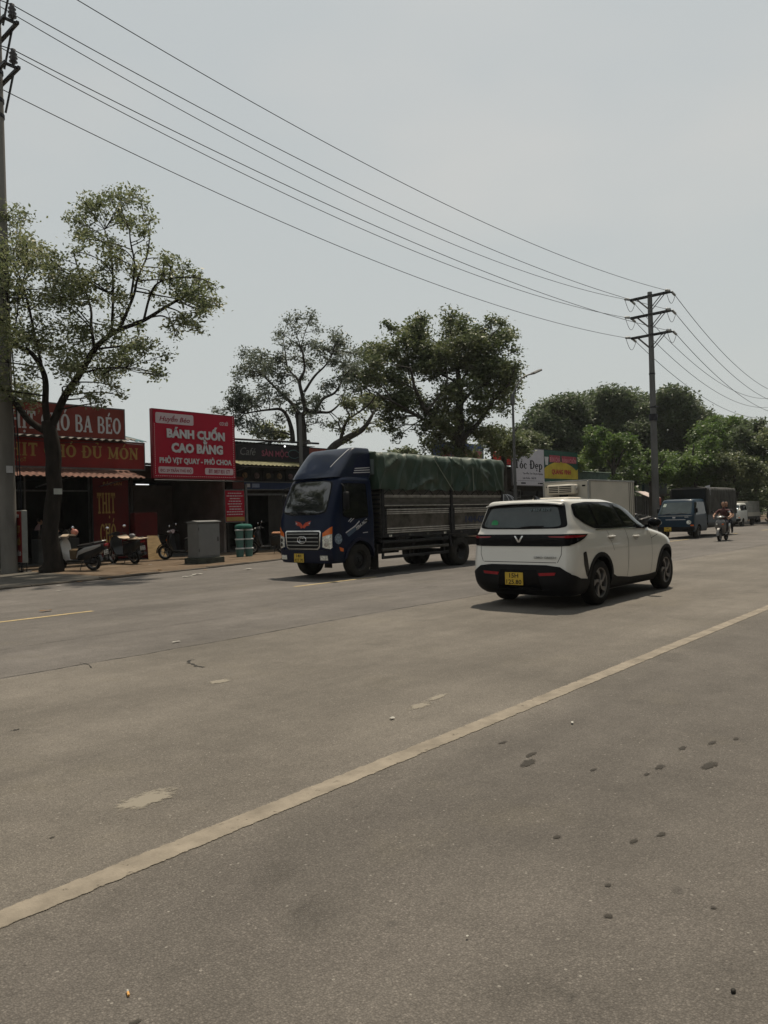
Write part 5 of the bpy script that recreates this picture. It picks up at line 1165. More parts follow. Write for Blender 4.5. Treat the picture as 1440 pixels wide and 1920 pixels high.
for sd, s in (('L', 1), ('R', -1)):
    for x in (0, 2.84): patch(cbv, ring_poly(x, .385, .413, .475, -22, 202), sd, CLAD, car, 'arch_trim', .012, .05, .1)
    patch(cbv, [(.42, .225), (2.42, .225), (2.38, .36), (2.0, .345), (1.2, .36), (.6, .42), (.46, .47)], sd, CLAD, car, 'sill', .012, .06)
    patch(cbv, [(3.2, .23), (3.5, .27), (3.5, .46), (3.3, .43)], sd, CLAD, car, 'front_corner_trim', .01, .05)
    patch(cbv, [(-.66, 1.645), (-.2, 1.672), (.6, 1.665), (1.12, 1.62), (1.52, 1.52), (1.86, 1.385), (2.2, 1.195), (1.2, 1.215), (.1, 1.235), (-.12, 1.245), (-.42, 1.33), (-.68, 1.45)], sd, CLADG, car, 'window_surround', .010, .028, .014, r=.05)
    for nm, pl in (('quarter_window', [(-.61, 1.61), (-.22, 1.64), (-.06, 1.30), (-.12, 1.275), (-.42, 1.365), (-.63, 1.47)]), ('rear_door_window', [(-.12, 1.64), (.5, 1.64), (.62, 1.63), (.95, 1.25), (.08, 1.262), (.02, 1.29)]), ('front_door_window', [(.78, 1.625), (1.12, 1.59), (1.5, 1.49), (1.82, 1.355), (2.02, 1.235), (1.08, 1.25)])):
        patch(cbv, pl, sd, GLASS, car, nm, .017, .028, .008, r=.04)
    patch(cbv, line_poly([(-.1, 1.222), (.9, 1.212), (2.12, 1.185)], .016), sd, CHROME if s < 0 else SEAM, car, 'belt_moulding', .016, .04, .008)
    for pl in ([(.3, 1.2), (.42, 1.0), (.5, .86)], [(1.02, 1.2), (1.08, 1.0), (1.06, .7), (1.05, .37)], [(2.06, 1.16), (2.12, .98), (2.12, .62), (2.1, .37)], [(2.12, 1.0), (2.45, 1.06)]): patch(cbv, line_poly(pl, .010), sd, SEAM, car, 'door_gap', .0015, .05, 0)
    for x, z in ((.42, 1.075), (1.42, 1.045)):
        patch(cbv, round_poly([(x - .13, z + .03), (x + .12, z + .03), (x + .07, z - .055), (x - .06, z - .05)], .03), sd, mat('recess_shade', (.36, .35, .33), .4), car, 'recess_shade', .002, .04, 0)  # flat grey patch paints the shade of a recess behind the handle
        MB().box(x - .13, x + .13, s * .935, s * .962, z + .002, z + .034, .012).build('door_handle', WHITEP, car, 40)
        MB().ball((x + .01, s * .936, z - .03), (.022, .012, .018), 10, 6).build('lock_button', CHROME, car, True)
    # door mirror
    MB().loft([[V((2.02 + dx, s * (.86 + dy), 1.2 + dz)) for dx, dz in ((-.02, 0), (.05, 0), (.05, .05), (-.02, .05))] for dy, dx0 in ((0, 0), (.13, 0))], True, True).build('mirror_arm', CLADG, car)
    MB().ball((2.02, s * 1.04, 1.285), (.085, .125, .088), 16, 10).build('door_mirror', CLADG, car, True)
    # tail lamp wrap and air vent
    patch(cbv, [(-.92, 1.178), (-.86, 1.178), (-.40, 1.165), (-.55, 1.10), (-.8, 1.04), (-.92, 1.0)], sd, CLADG, car, 'tail_lamp_housing', .012, .014, .01)
    patch(cbv, [(-.92, 1.153), (-.86, 1.155), (-.47, 1.15), (-.6, 1.122), (-.85, 1.118), (-.92, 1.118)], sd, REDL, car, 'tail_lamp', .018, .014, .008)
    patch(cbv, [(-.62, .88), (-.52, .9), (-.44, .62), (-.43, .48), (-.5, .5), (-.6, .7)], sd, CLADG, car, 'bumper_vent', .006, .035, .02, r=.03)
# rear: glass, lamp bar, bumper, plate
rearglass = [(-.70, 1.66), (0, 1.672), (.70, 1.66), (.755, 1.46), (.80, 1.295), (.66, 1.268), (0, 1.262), (-.66, 1.268), (-.80, 1.295), (-.755, 1.46)]
patch(cbv, rearglass, 'rear', CLADG, car, 'rear_window_surround', .005, .045, .012, r=.05)
patch(cbv, [(-.61, 1.60), (0, 1.615), (.61, 1.60), (.665, 1.45), (.715, 1.31), (.59, 1.288), (0, 1.283), (-.59, 1.288), (-.715, 1.31), (-.665, 1.45)], 'rear', GLASSL, car, 'rear_window', .012, .045, .008, r=.05)
sp_ = MB(); rings = []
for y in lin(-.69, .69, 15):
    e = 1 - abs(y / .72) ** 4 * .35; z = 1.712 - .045 * abs(y / .72) ** 3
    rings.append([V((-.66, y, z + .012)), V((-.865 * e - .76 * (1 - e), y, z - .022)), V((-.87 * e - .76 * (1 - e), y, z - .04)), V((-.72, y, z - .05))])
sp_.loft(rings, True, True).build('spoiler', WHITEP, car, 40)
patch(cbv, [(-.86, 1.178), (.86, 1.178), (.86, 1.0), (.7, .99), (-.7, .99), (-.86, 1.0)], 'rear', CLADG, car, 'lamp_bar', .008, .05, .012)
for s in (-1, 1): patch(cbv, [(s * .52, 1.148), (s * .86, 1.15), (s * .86, 1.124), (s * .66, 1.126), (s * .55, 1.132)], 'rear', REDL, car, 'tail_lamp', .014, .04, .008)
for pl in ([(-.02, 1.055), (.02, 1.055), (.085, 1.155), (.055, 1.155)], [(.02, 1.055), (-.02, 1.055), (-.085, 1.155), (-.055, 1.155)]):
    patch(cbv, pl, 'rear', CHROME, car, 'emblem', .018 if pl[0][0] < 0 else .0195, .05, .006)
patch(cbv, [(-.87, .40), (-.875, .575), (-.72, .675), (-.5, .70), (.5, .70), (.72, .675), (.875, .575), (.87, .40), (.80, .24), (.5, .212), (-.5, .212), (-.80, .24)], 'rear', CLAD, car, 'rear_bumper', .014, .05, .03)
for s in (-1, 1):
    patch(cbv, [(-.95, .25), (-.80, .22), (-.44, .24), (-.40, .43), (-.52, .47), (-.72, .49), (-.95, .575)], 'R' if s < 0 else 'L', CLAD, car, 'bumper_corner', .016, .016, .03)
    patch(cbv, [(s * .36, .575), (s * .66, .59), (s * .64, .545), (s * .38, .53)], 'rear', REDL, car, 'reflector', .02, .04, .01)
patch(cbv, [(-.33, .62), (.33, .62), (.40, .32), (-.40, .32)], 'rear', CLADG, car, 'plate_recess', .017, .05, .01)
plate(car, (-1.035, .07, .475), -pi / 2, .33, .2, ('15H', '125.80'))
patch(cbv, [(-.66, .735), (.66, .735), (.66, .745), (-.66, .745)], 'rear', SEAM, car, 'tailgate_gap', .002, .05, 0)
for s in (-1, 1): patch(cbv, line_poly([(s * .74, 1.0), (s * .735, .86), (s * .68, .74)], .009), 'rear', SEAM, car, 'tailgate_gap', .002, .05, 0)
TB = M.Rotation(-pi / 2, 4, 'Z')
letters('LIMO GREEN', .28, .66, .80, .835, -.99, SILV, car, .01, T=TB)
letters('0 837 8370', .14, .5, 1.545, 1.585, -.83, mat('blue_grey_print', (.2, .26, .28), .6), car, T=M.Translation((0, 0, 0)) @ TB)
patch(cbv, round_poly([(.42, 1.33), (.56, 1.33), (.55, 1.39), (.50, 1.42), (.43, 1.39)], .03), 'rear', mat('green_sticker', (.03, .2, .08), .5, var=.3), car, 'green_sticker', .016, .04, .003)
MB().tube([(-.925, -.02, 1.285), (-.905, -.2, 1.30), (-.905, -.42, 1.298)], .014, 6).build('rear_wiper', CLAD, car)
patch(cbv, [(-.52, -.6), (-.5, -.6), (1.0, -.58), (1.0, -.565), (-.5, -.585)], 'top', SEAM, car, 'roof_gap', .002, .06, 0)
patch(cbv, [(-.52, .6), (-.5, .6), (1.0, .58), (1.0, .565), (-.5, .585)], 'top', SEAM, car, 'roof_gap', .002, .06, 0)
MB().loft([[V((-.40 - .0, -.035, 1.735)), V((-.40, .035, 1.735)), V((-.22, .02, 1.738)), V((-.22, -.02, 1.738))], [V((-.44, -.01, 1.80)), V((-.44, .01, 1.80)), V((-.39, .008, 1.795)), V((-.39, -.008, 1.795))]]).build('aerial_fin', CLADG, car)
patch(cbv, [(1.42, -.58), (1.42, .58), (2.28, .72), (2.28, -.72)], 'top', GLASS, car, 'windscreen', .006, .06, .01)

# ---------------------------------------------------------------- the dark blue tarp truck (x forward, y to its left)
NAVY = mat('navy_truck_paint', (.004, .0092, .028), .3, var=.15, scale=2, coat=.05, spec=.12)
NAVYD = mat('dusty_navy', (.007, .009, .024), .5, var=.3, scale=3)
STAIN = mat('stained_steel', (.085, .08, .073), .38, .5, var=.35, scale=3.0, stretch=(1.0, 1, 3))
STAIN2 = mat('bare_steel', (.088, .08, .07), .36, .5, var=.55, scale=2.2)
RAIL = mat('pale_rail', (.44, .42, .385), .33, .5, var=.3, scale=6)
TARP = mat('green_tarp', (.020, .042, .028), .5, spec=.35, col2=(.05, .062, .038), cov=.6, scale=1.1, bump=.25, bscale=25)
STRAP = mat('dark_strap', (.015, .015, .016), .8)
tk = thing('cargo_truck', 'dark blue cargo truck under a green tarpaulin driving towards the left', 'truck', (13.58, 13.88, 0), pi)
lv = [(.40, -.56, 1.0, .93), (.5, -.57, 1.03, .97), (.8, -.57, 1.05, 1.0), (1.1, -.57, 1.05, 1.0), (1.4, -.57, 1.03, 1.0), (1.6, -.57, 1.0, .995), (1.8, -.57, .95, .98), (2.1, -.565, .84, .955), (2.35, -.56, .73, .93), (2.48, -.55, .65, .91), (2.555, -.52, .55, .85), (2.585, -.4, .4, .7), (2.595, -.3, .2, .5)]
cab = slices(lv, n=9, a=.2, b=.4, nfront=5.5, ns=10); cabv = bvh_of(cab)
cabo = cab.build('cab', NAVY, tk, 35)
ct = MB()
for s in (-1, 1): ct.lathe([(.001, s * .55), (.52, s * .55), (.52, s * 1.4), (.001, s * 1.4)], (0, 0, .43), 'y', 32)
cut(cabo, ct, arch_m)
patch(cabv, [(-.80, 1.66), (-.5, 1.60), (.5, 1.60), (.80, 1.66), (.80, 2.05), (.76, 2.42), (.4, 2.47), (-.4, 2.47), (-.76, 2.42), (-.80, 2.05)], 'front', CLADG, tk, 'windscreen_seal', .004, .06, .01, r=.1)
patch(cabv, [(-.77, 1.69), (-.5, 1.635), (.5, 1.635), (.77, 1.69), (.77, 2.05), (.73, 2.39), (.4, 2.44), (-.4, 2.44), (-.73, 2.39), (-.77, 2.05)], 'front', mat('windscreen_glass', (.012, .014, .016), .03, var=.2, spec=1.0, coat=.5), tk, 'windscreen', .012, .06, .01, r=.1)
for s in (-.4, .15): MB().tube([(1.035, s + .1, 1.605), (1.03, s - .1, 1.67), (1.01, s - .36, 1.69)], .012, 5).build('wiper', CLAD, tk)
# grille with slats and emblem
patch(cabv, [(-.62, .80), (-.55, .74), (.55, .74), (.62, .80), (.66, 1.18), (.62, 1.22), (-.62, 1.22), (-.66, 1.18)], 'front', CHROME, tk, 'grille_frame', .01, .06, .01, r=.04)
patch(cabv, [(-.58, .82), (-.53, .775), (.53, .775), (.58, .82), (.615, 1.16), (.59, 1.185), (-.59, 1.185), (-.615, 1.16)], 'front', CLAD, tk, 'grille_back', .014, .06, .01, r=.03)
for z in (.84, .93, 1.03, 1.12): patch(cabv, [(-.57, z), (.57, z), (.575, z + .022), (-.575, z + .022)], 'front', SILV, tk, 'grille_slat', .03, .06, .02)
em = MB().tube([(1.085, .16 * math.cos(a), .985 + .085 * math.sin(a)) for a in lin(0, 2 * pi, 25)], .016, 6).tube([(1.09, .075 * math.cos(a), .985 + .05 * math.sin(a)) for a in lin(.6, 5.7, 16)], .012, 6); em.build('emblem', CHROME, tk, True)
for s in (-1, 1):
    patch(cabv, [(s * .70, .80), (s * .92, .76), (s * .955, .80), (s * .955, 1.30), (s * .72, 1.14)], 'front', LENS, tk, 'headlight', .012, .05, .02)
    patch(cabv, [(s * .715, 1.06), (s * .958, 1.13), (s * .958, 1.31), (s * .72, 1.15)], 'front', ORANGE, tk, 'indicator', .017, .05, .01)
    for z in (.86, .98): patch(cabv, [(s * (.82 + .06 * math.cos(a)), z + .05 * math.sin(a)) for a in lin(0, 5.8, 10)], 'front', CHROME, tk, 'lamp_reflector', .02, .05, .005)
    patch(cabv, [(s * .62, .49), (s * .84, .49), (s * .84, .60), (s * .62, .60)], 'front', LENS, tk, 'fog_lamp', .03, .05, .03)
patch(cabv, [(-1.02, .42), (1.02, .42), (1.02, .72), (-1.02, .72)], 'front', NAVYD, tk, 'bumper', .02, .08, .03)
patch(cabv, [(-.85, .722), (.85, .722), (.85, .738), (-.85, .738)], 'front', CLAD, tk, 'bumper_gap', .018, .08, .01)
plate(tk, (1.085, -.13, .53), pi / 2, .36, .22, ('14H', '027.70'))
# red winged emblem above the grille
for s in (-1, 1):
    patch(cabv, [(s * .02, 1.36), (s * .1, 1.42), (s * .3, 1.46), (s * .2, 1.40), (s * .24, 1.35), (s * .12, 1.33), (s * .06, 1.27), (0, 1.30)], 'front', mat('red_decal', (.42, .06, .03), .5, var=.3, scale=14), tk, 'wing_decal', .006, .04, .004)
    patch(cabv, [(s * .2, 1.39), (s * .27, 1.43), (s * .26, 1.375)], 'front', PINKW, tk, 'decal_spot', .009, .04, .003)
for sd, s in (('L', 1), ('R', -1)):
    patch(cabv, [(-.32, 1.52), (.28, 1.46), (.62, 1.56), (.55, 2.34), (.48, 2.38), (-.32, 2.38)], sd, CLADG, tk, 'window_seal', .004, .05, .01, r=.05)
    patch(cabv, [(-.29, 1.55), (.27, 1.49), (.58, 1.58), (.52, 2.32), (.46, 2.35), (-.29, 2.35)], sd, GLASS, tk, 'door_window', .01, .05, .01, r=.05)
    patch(cabv, line_poly([(-.38, .95), (-.4, 1.5), (-.38, 2.44), (.48, 2.45), (.68, 1.75), (.72, 1.2), (.6, .95)], .014), sd, CLAD, tk, 'door_gap', .003, .05, 0)
    patch(cabv, line_poly([(.52, 1.14), (.18, 1.3), (.02, 1.42)], .03), sd, GREY_L, tk, 'side_stripe', .005, .05, .002)
    patch(cabv, [(.5, 1.11), (.2, 1.27), (.13, 1.2), (.42, 1.04)], sd, mat('slate_decal', (.06, .09, .13), .5), tk, 'side_decal', .006, .05, .002)
    patch(cabv, line_poly([(.42, 1.42), (.22, 1.56)], .02), sd, GREY_L, tk, 'side_stripe', .006, .05, .002); patch(cabv, line_poly([(.36, 1.40), (.2, 1.51)], .02), sd, GREY_L, tk, 'side_stripe', .006, .05, .002)
    patch(cabv, line_poly([(-.1, 1.12), (-.28, 1.13)], .018), sd, GREY_L, tk, 'side_stripe', .006, .05, .002)
    if s > 0:
        Tt = M.Translation((.12, 1.012, 1.2)) @ M.Rotation(pi, 4, 'Z') @ M.Rotation(R(-28), 4, 'Y')
        letters('TERA 345SL', -.02, .46, 0, .085, 0, GREY_L, tk, .02, .3, T=Tt)
    patch(cabv, [(.78 + .12 * math.cos(a), 1.0 + .13 * math.sin(a)) for a in lin(0, 5.9, 16)], sd, mat('faded_decal', (.16, .2, .24), .6, var=.6, scale=16), tk, 'round_decal', .006, .04, .003)
    patch(cabv, [(.62, .76), (.76, .80), (.72, .70), (.62, .68)], sd, ORANGE, tk, 'side_indicator', .012, .04, .01)
    patch(cabv, ring_poly(0, .43, .50, .58, 8, 172), sd, NAVYD, tk, 'arch_trim', .03, .05, .08)
    patch(cabv, line_poly([(-.30, 1.42), (-.14, 1.42)], .035), sd, CLADG, tk, 'door_handle', .02, .04, .02)
    MB().box(.56, .68, s * 1.06, s * 1.24, 1.72, 2.16, .04).build('door_mirror', CLAD, tk, 40); MB().tube([(.55, s * .93, 2.36), (.66, s * 1.12, 2.3), (.64, s * 1.15, 2.1)], .016, 6).tube([(.6, s * .98, 1.62), (.64, s * 1.15, 1.76)], .014, 6).build('mirror_arm', CLAD, tk)
    wheel(tk, 0, s * .86, .43, .24, s, RUBD, 'truck', .58)
    wheel(tk, -4.36, s * .88, .43, .23, s, RUBD, 'dual', .58); wheel(tk, -4.36, s * .60, .43, .23, s, RUBD, 'dual', .58)
    wbox('mudflap', -.66, -.63, s * .72, s * 1.0, .14, .8, RUBD, tk) if s > 0 else wbox('mudflap', -.66, -.63, -1.0, -.72, .14, .8, RUBD, tk)
    for z in (.40, .60, .80): wbox('side_guard', -3.75, -.85, min(s * .93, s * .99), max(s * .93, s * .99), z, z + .075, DKSTEEL if z != .6 else STAIN, tk, .01)
    for x in (-.95, -2.2, -3.6): wbox('guard_post', x - .03, x + .03, min(s * .88, s * .925), max(s * .88, s * .925), .42, .93, DKSTEEL, tk)
    wbox('rear_fender', -5.0, -3.78, min(s * .62, s * 1.0), max(s * .62, s * 1.0), .925, .95, DKSTEEL, tk)
    MB().tube([(-3.78, s * .98, .93), (-3.9, s * .98, .6)], .025, 5).build('fender_stay', DKSTEEL, tk)
# roof fairing
lvf = [(2.54, -.58, .70, .87), (2.66, -.6, .62, .87), (2.82, -.62, .49, .86), (3.0, -.63, .33, .845), (3.15, -.64, .19, .83), (3.25, -.64, .08, .81), (3.30, -.63, .0, .785), (3.315, -.6, -.1, .74)]
fr = slices(lvf, n=10, a=.1, b=.5, nfront=6, ns=8); frv = bvh_of(fr); fr.build('roof_fairing', mat('navy_fairing', (.006, .0115, .03), .32, var=.2, scale=2, coat=.5), tk, 35)
for s, sd in ((1, 'L'), (-1, 'R')):
    patch(frv, [(-.56, 2.62), (.12, 2.62), (.02, 2.85), (-.12, 3.05), (-.56, 3.2)], sd, mat('deep_navy_panel', (.006, .009, .03), .35), tk, 'fairing_side', .004, .05, .01, r=.03)
    for k in range(3): patch(frv, line_poly([(-.56, 2.80 - k * .06 + .0), (.0 + .03 * k, 2.76 - k * .055)], .022), sd, GREY_L, tk, 'fairing_stripe', .009, .05, .004)
patch(frv, line_poly([(.02, .72), (.2, .66), (.38, .56), (.5, .5)], .02), 'top', GREY_L, tk, 'fairing_flash', .006, .05, .004)
# chassis, bed, sides
wbox('chassis', -6.5, .3, -.42, .42, .55, .78, DKSTEEL, tk, .01); wbox('fuel_tank', -2.4, -1.4, -.85, -.45, .45, .85, DKSTEEL, tk, .06); wbox('axle', -4.43, -4.29, -.8, .8, .36, .5, DKSTEEL, tk); wbox('axle_front', -.06, .06, -.8, .8, .36, .46, DKSTEEL, tk)
wbox('bed', -6.66, -.8, -1.0, 1.0, .955, 1.05, DKSTEEL, tk, .01)
wbox('headboard', -.86, -.8, -1.0, 1.0, 1.053, 3.1, STAIN, tk)
for k in range(16): wbox('headboard_rib', -.8, -.765, -.98, .98, 1.1 + k * .12, 1.15 + k * .12, DKSTEEL, tk)
wbox('side_shield', -.77, -.60, .8, .94, 2.62, 3.02, mat('shield_grey', (.08, .1, .1), .5), tk, .01)
bays = [(-3.83, -.95), (-6.58, -3.97)]
for s in (1, -1):
    for x in (-.87, -3.9, -6.62): wbox('post', x - .05, x + .05, min(s * .985, s * 1.03), max(s * .985, s * 1.03), .98, 3.0, DKSTEEL, tk)
    for (a, b) in bays:
        def side(y0, y1): return (min(s * y0, s * y1), max(s * y0, s * y1))
        wbox('lower_panel', a, b, *side(.975, .995), 1.06, 1.72, STAIN2, tk)
        for z in (1.07, 1.12, 1.18, 1.57, 1.62, 1.68): wbox('panel_rib', a + .02, b - .02, *side(.996, 1.014), z, z + .028, RAIL, tk, .005)
        for x in (a + .02, b - .07): wbox('panel_stile', x, x + .05, *side(.996, 1.016), 1.065, 1.72, DKSTEEL, tk)
        wbox('upper_panel', a, b, *side(.975, .993), 1.78, 2.32, STAIN, tk)
        for z in (1.79, 1.84, 2.02, 2.06): wbox('upper_rail', a, b, *side(.994, 1.012), z, z + .026, RAIL if z != 1.84 else STAIN, tk, .005)
    for k in range(7): wbox('marker_lamp', -1.2 - k * .8, -1.1 - k * .8, *((.998, 1.02) if s > 0 else (-1.02, -.998)), .975, 1.03, STAIN if k % 3 else LENS, tk)
letters('14H-027.70', -6.2, -4.6, 1.26, 1.46, 0, mat('dark_blue_stencil', (.03, .04, .08), .6), tk, .02, T=M.Translation((-10.8, .9965, 0)) @ M.Rotation(pi, 4, 'Z'))
# tarpaulin: over the top and down both sides, with folds, and lashed down
def tarp(parent, m, xa, xb, w, z0, z1, crown=.1, amp=.05, nx=150, seed=0, name='tarpaulin', hem=.06):
    prof = []
    for t in lin(0, 1, 16): prof.append((w, z0 + (z1 - .16 - z0) * t, 1.0))
    for k in range(1, 6): a = pi / 2 * k / 6; prof.append((w - .16 + .16 * math.cos(a), z1 - .16 + .16 * math.sin(a), .6))
    for t in lin(0, 1, 13): prof.append(((w - .16) * (1 - 2 * t), z1 + crown * (1 - (1 - 2 * t) ** 2), .35))
    for k in range(1, 6): a = pi / 2 * (1 - k / 6); prof.append((-(w - .16 + .16 * math.cos(a)), z1 - .16 + .16 * math.sin(a), .6))
    for t in lin(0, 1, 16): prof.append((-w, z1 - .16 - (z1 - .16 - z0) * t, 1.0))
    def fn(x, k):
        y, z, am = prof[k]; s = 1 if y > 0 else -1
        u = x * 1.15 + .45 * (z - z0) * math.sin(x * .7 + seed)
        f = abs(noise.noise(V((u * 1.9, z * .5, seed)))); f2 = noise.noise(V((x * 3.4, z * 2.6, seed + 9))); f3 = abs(noise.noise(V((x * 1.1 - z * 1.3, z * .8 + x * .3, seed + 4))))
        rdg = max(1 - min(1, f * 7), .8 * (1 - min(1, f3 * 9)))
        d = amp * (rdg * 1.1 + .7 * f2) * am * (1 if abs(y) > w - .2 else .5)
        sag = -.05 * abs(math.sin(pi * (x - xa) / .95)) if abs(y) < w - .1 else 0
        hm = hem * abs(math.sin(pi * (x - xa) / .62 + .3 * math.sin(x * 3))) if z < z0 + .02 else 0
        yy = y + s * d if am > .5 else y
        return (x, yy, z + sag * .6 + (d * .5 if am <= .6 else 0) + hm)
    vs, fs = grid_sheet(lin(xa, xb, nx), list(range(len(prof))), fn)
    # closed ends
    n = len(prof); e1 = [i for i in range(n)]; e2 = [(nx - 1) * n + i for i in range(n)]
    o = MB().add(vs, fs + [tuple(e1), tuple(e2)[::-1]]).build(name, m, parent, 50); return o
tarp(tk, TARP, -6.68, -.66, 1.035, 2.18, 3.2, .12, .08, 220, 3.3)
MB().box(-.72, -.655, -.98, .98, 2.3, 3.22, .02).build('tarp_front', TARP, tk)
for k in range(10):
    x = -1.1 - k * .57; MB().tube([(x, 1.05, 2.24), (x - .2, 1.02, 2.09), (x - .22, 1.022, 2.08)], .012, 4).tube([(x, 1.05, 2.24), (x + .2, 1.022, 2.09)], .012, 4).build('lashing', STRAP, tk)
    MB().tube([(x - .1, -1.05, 2.24), (x + .1, -1.022, 2.09)], .012, 4).build('lashing', STRAP, tk)
for a, b in (((-3.0, 1.1, 3.1), (-3.92, 1.085, 2.2)), ((-4.9, 1.1, 3.1), (-4.95, 1.085, 2.2))): MB().tube([V(a).lerp(V(b), i / 8) for i in range(9)], .014, 5).build('rope', mat('pale_rope', (.2, .22, .18), .8), tk)

# ---------------------------------------------------------------- smaller trucks
def small_truck(name, label, loc, paint, W_, Hc, cabL, boxL, kind, wr=.3, detail=True, rz=pi):
    t = thing(name, label, 'truck', loc, rz); h = W_ / 2
    lv = [(.34, -cabL + .75, .98, h * .95), (.5, -cabL + .75, 1.02, h), (.9, -cabL + .75, 1.02, h), (1.1, -cabL + .75, .98, h), (1.2, -cabL + .75, .94, h * .99), (Hc - .35, -cabL + .76, .66, h * .94), (Hc - .1, -cabL + .78, .5, h * .89), (Hc - .02, -cabL + .85, .38, h * .8), (Hc, -cabL + 1.0, .1, h * .6)]
    c = slices(lv, n=8, a=.18, b=.38, nfront=4.0, ns=10, refine=3); cv = bvh_of(c); co_ = c.build('cab', paint, t, 35)
    ct = MB()
    for s in (-1, 1): ct.lathe([(.001, s * .45), (wr + .07, s * .45), (wr + .07, s * 1.4), (.001, s * 1.4)], (.12, 0, wr), 'y', 24)
    cut(co_, ct, arch_m)
    z0 = 1.2; z1 = Hc - .16
    patch(cv, [(-h * .86, z0), (h * .86, z0), (h * .80, z1), (-h * .80, z1)], 'front', GLASSL if kind != 'fridge' else GLASS, t, 'windscreen', .01, .07, .01, r=.08)
    for sd, s in (('L', 1), ('R', -1)):
        patch(cv, [(-cabL + .95, 1.2), (.5, 1.15), (.68, 1.2), (.42, z1), (-cabL + .95, z1)], sd, GLASS, t, 'door_window', .01, .06, .01, r=.06)
        patch(cv, line_poly([(-cabL + .88, .55), (-cabL + .88, z1 + .05)], .014), sd, SEAM, t, 'door_gap', .003, .06, 0)
        MB().box(.52, .62, s * (h + .03) - .07, s * (h + .03) + .07, 1.25, 1.5, .03).build('door_mirror', CLAD, t, 40); MB().tube([(.5, s * h * .95, 1.2), (.57, s * (h + .03), 1.28)], .014, 5).build('mirror_arm', CLAD, t)
        wheel(t, .12, s * (h - .13), wr, .2, s, RUBD, 'plain', .58); wheel(t, -cabL - boxL * .55 + .9, s * (h - .13), wr, .2, s, RUBD, 'truck', .58)
        patch(cv, [(s * (h * .78 + .1 * math.cos(a)), .80 + .10 * math.sin(a)) for a in lin(0, 5.8, 12)], 'front', LENS, t, 'headlight', .015, .05, .02)
        patch(cv, [(s * h * .86, .62), (s * h * .98, .62), (s * h * .98, .68), (s * h * .86, .68)], 'front', ORANGE, t, 'indicator', .012, .05, .01)
    patch(cv, [(-h * .99, .36), (h * .99, .36), (h * .99, .58), (-h * .99, .58)], 'front', CLAD, t, 'bumper', .02, .08, .03)
    MB().tube([(.985, .1, 1.2), (.93, .35, 1.24), (.9, .6, 1.24)], .011, 4).tube([(.985, -.5, 1.2), (.93, -.2, 1.24)], .011, 4).build('wiper', CLAD, t)
    xr = -cabL + .72
    wbox('chassis', xr - boxL + .1, .5, -.35, .35, .42, .6, DKSTEEL, t)
    return t, cv, xr
BLUEG = mat('dark_teal_truck_paint', (.009, .026, .046), .4, var=.15, scale=2, coat=.08)
CANV = mat('dark_canvas', (.010, .012, .013), .75, var=.3, scale=2, bump=.2, bscale=20)
CANVG = mat('grey_canvas', (.045, .044, .04), .75, var=.35, scale=1.5)
FWHITE = mat('cream_box', (.44, .41, .35), .45, var=.06, scale=.8)
# canvas truck
b_, cv, xr = small_truck('canvas_truck', 'dark blue-green light truck with a dark canvas top facing left on the right', (37.3, 13.35, 0), BLUEG, 1.78, 1.93, 1.85, 4.6, 'canvas', .31)
patch(cv, [(-.82, 1.10), (.82, 1.10), (.82, 1.13), (-.82, 1.13)], 'front', SILV, b_, 'front_stripe', .01, .08, .004); patch(cv, [(-.4, .92), (.55, .92), (.55, .945), (-.4, .945)], 'front', GREY_L, b_, 'front_stripe', .012, .08, .004)
patch(cv, [(-.06, 1.0), (.06, 1.0), (.07, 1.07), (-.07, 1.07)], 'front', GREY_L, b_, 'emblem', .015, .05, .005); patch(cv, [(.5, 1.62), (.66, 1.62), (.62, 1.74), (.48, 1.74)], 'front', None, b_, 'sticker', .02, .05, .002).data.materials.append(mat('pale_sticker', (.4, .45, .4), .5)) if False else patch(cv, [(-.66, 1.56), (-.50, 1.56), (-.48, 1.70), (-.62, 1.70)], 'front', mat('pale_sticker', (.4, .45, .4), .5), b_, 'sticker', .016, .05, .002)
plate(b_, (1.055, -.3, .47), pi / 2, .34, .2, ('14C', '216.48'))
for nm in ('KIA',): letters(nm, .52, .7, 1.03, 1.08, 0, GREY_L, b_, .01, T=M.Translation((1.0, 0, 0)) @ M.Rotation(pi / 2, 4, 'Z'))
wbox('bed', xr - 4.6, xr - .02, -.9, .9, .62, .72, DKSTEEL, b_); 
for s in (1, -1): wbox('bed_side', xr - 4.6, xr - .02, min(s * .88, s * .91), max(s * .88, s * .91), .723, 1.15, BLUEG, b_)
tarp(b_, CANVG, xr - 4.62, xr + .0, .92, 1.12, 2.5, .07, .035, 70, 8.1, 'canvas_top', .01)
MB().box(xr + .002, xr + .05, -.86, .86, 1.3, 2.46, .02).build('canvas_front', CANV, b_)
MB().prism([(.72, 2.56), (.95, 2.62), (.96, 2.1), (.93, 2.1)], 'x', xr - .3, xr - .28).build('canvas_flap', GREY_L, b_)
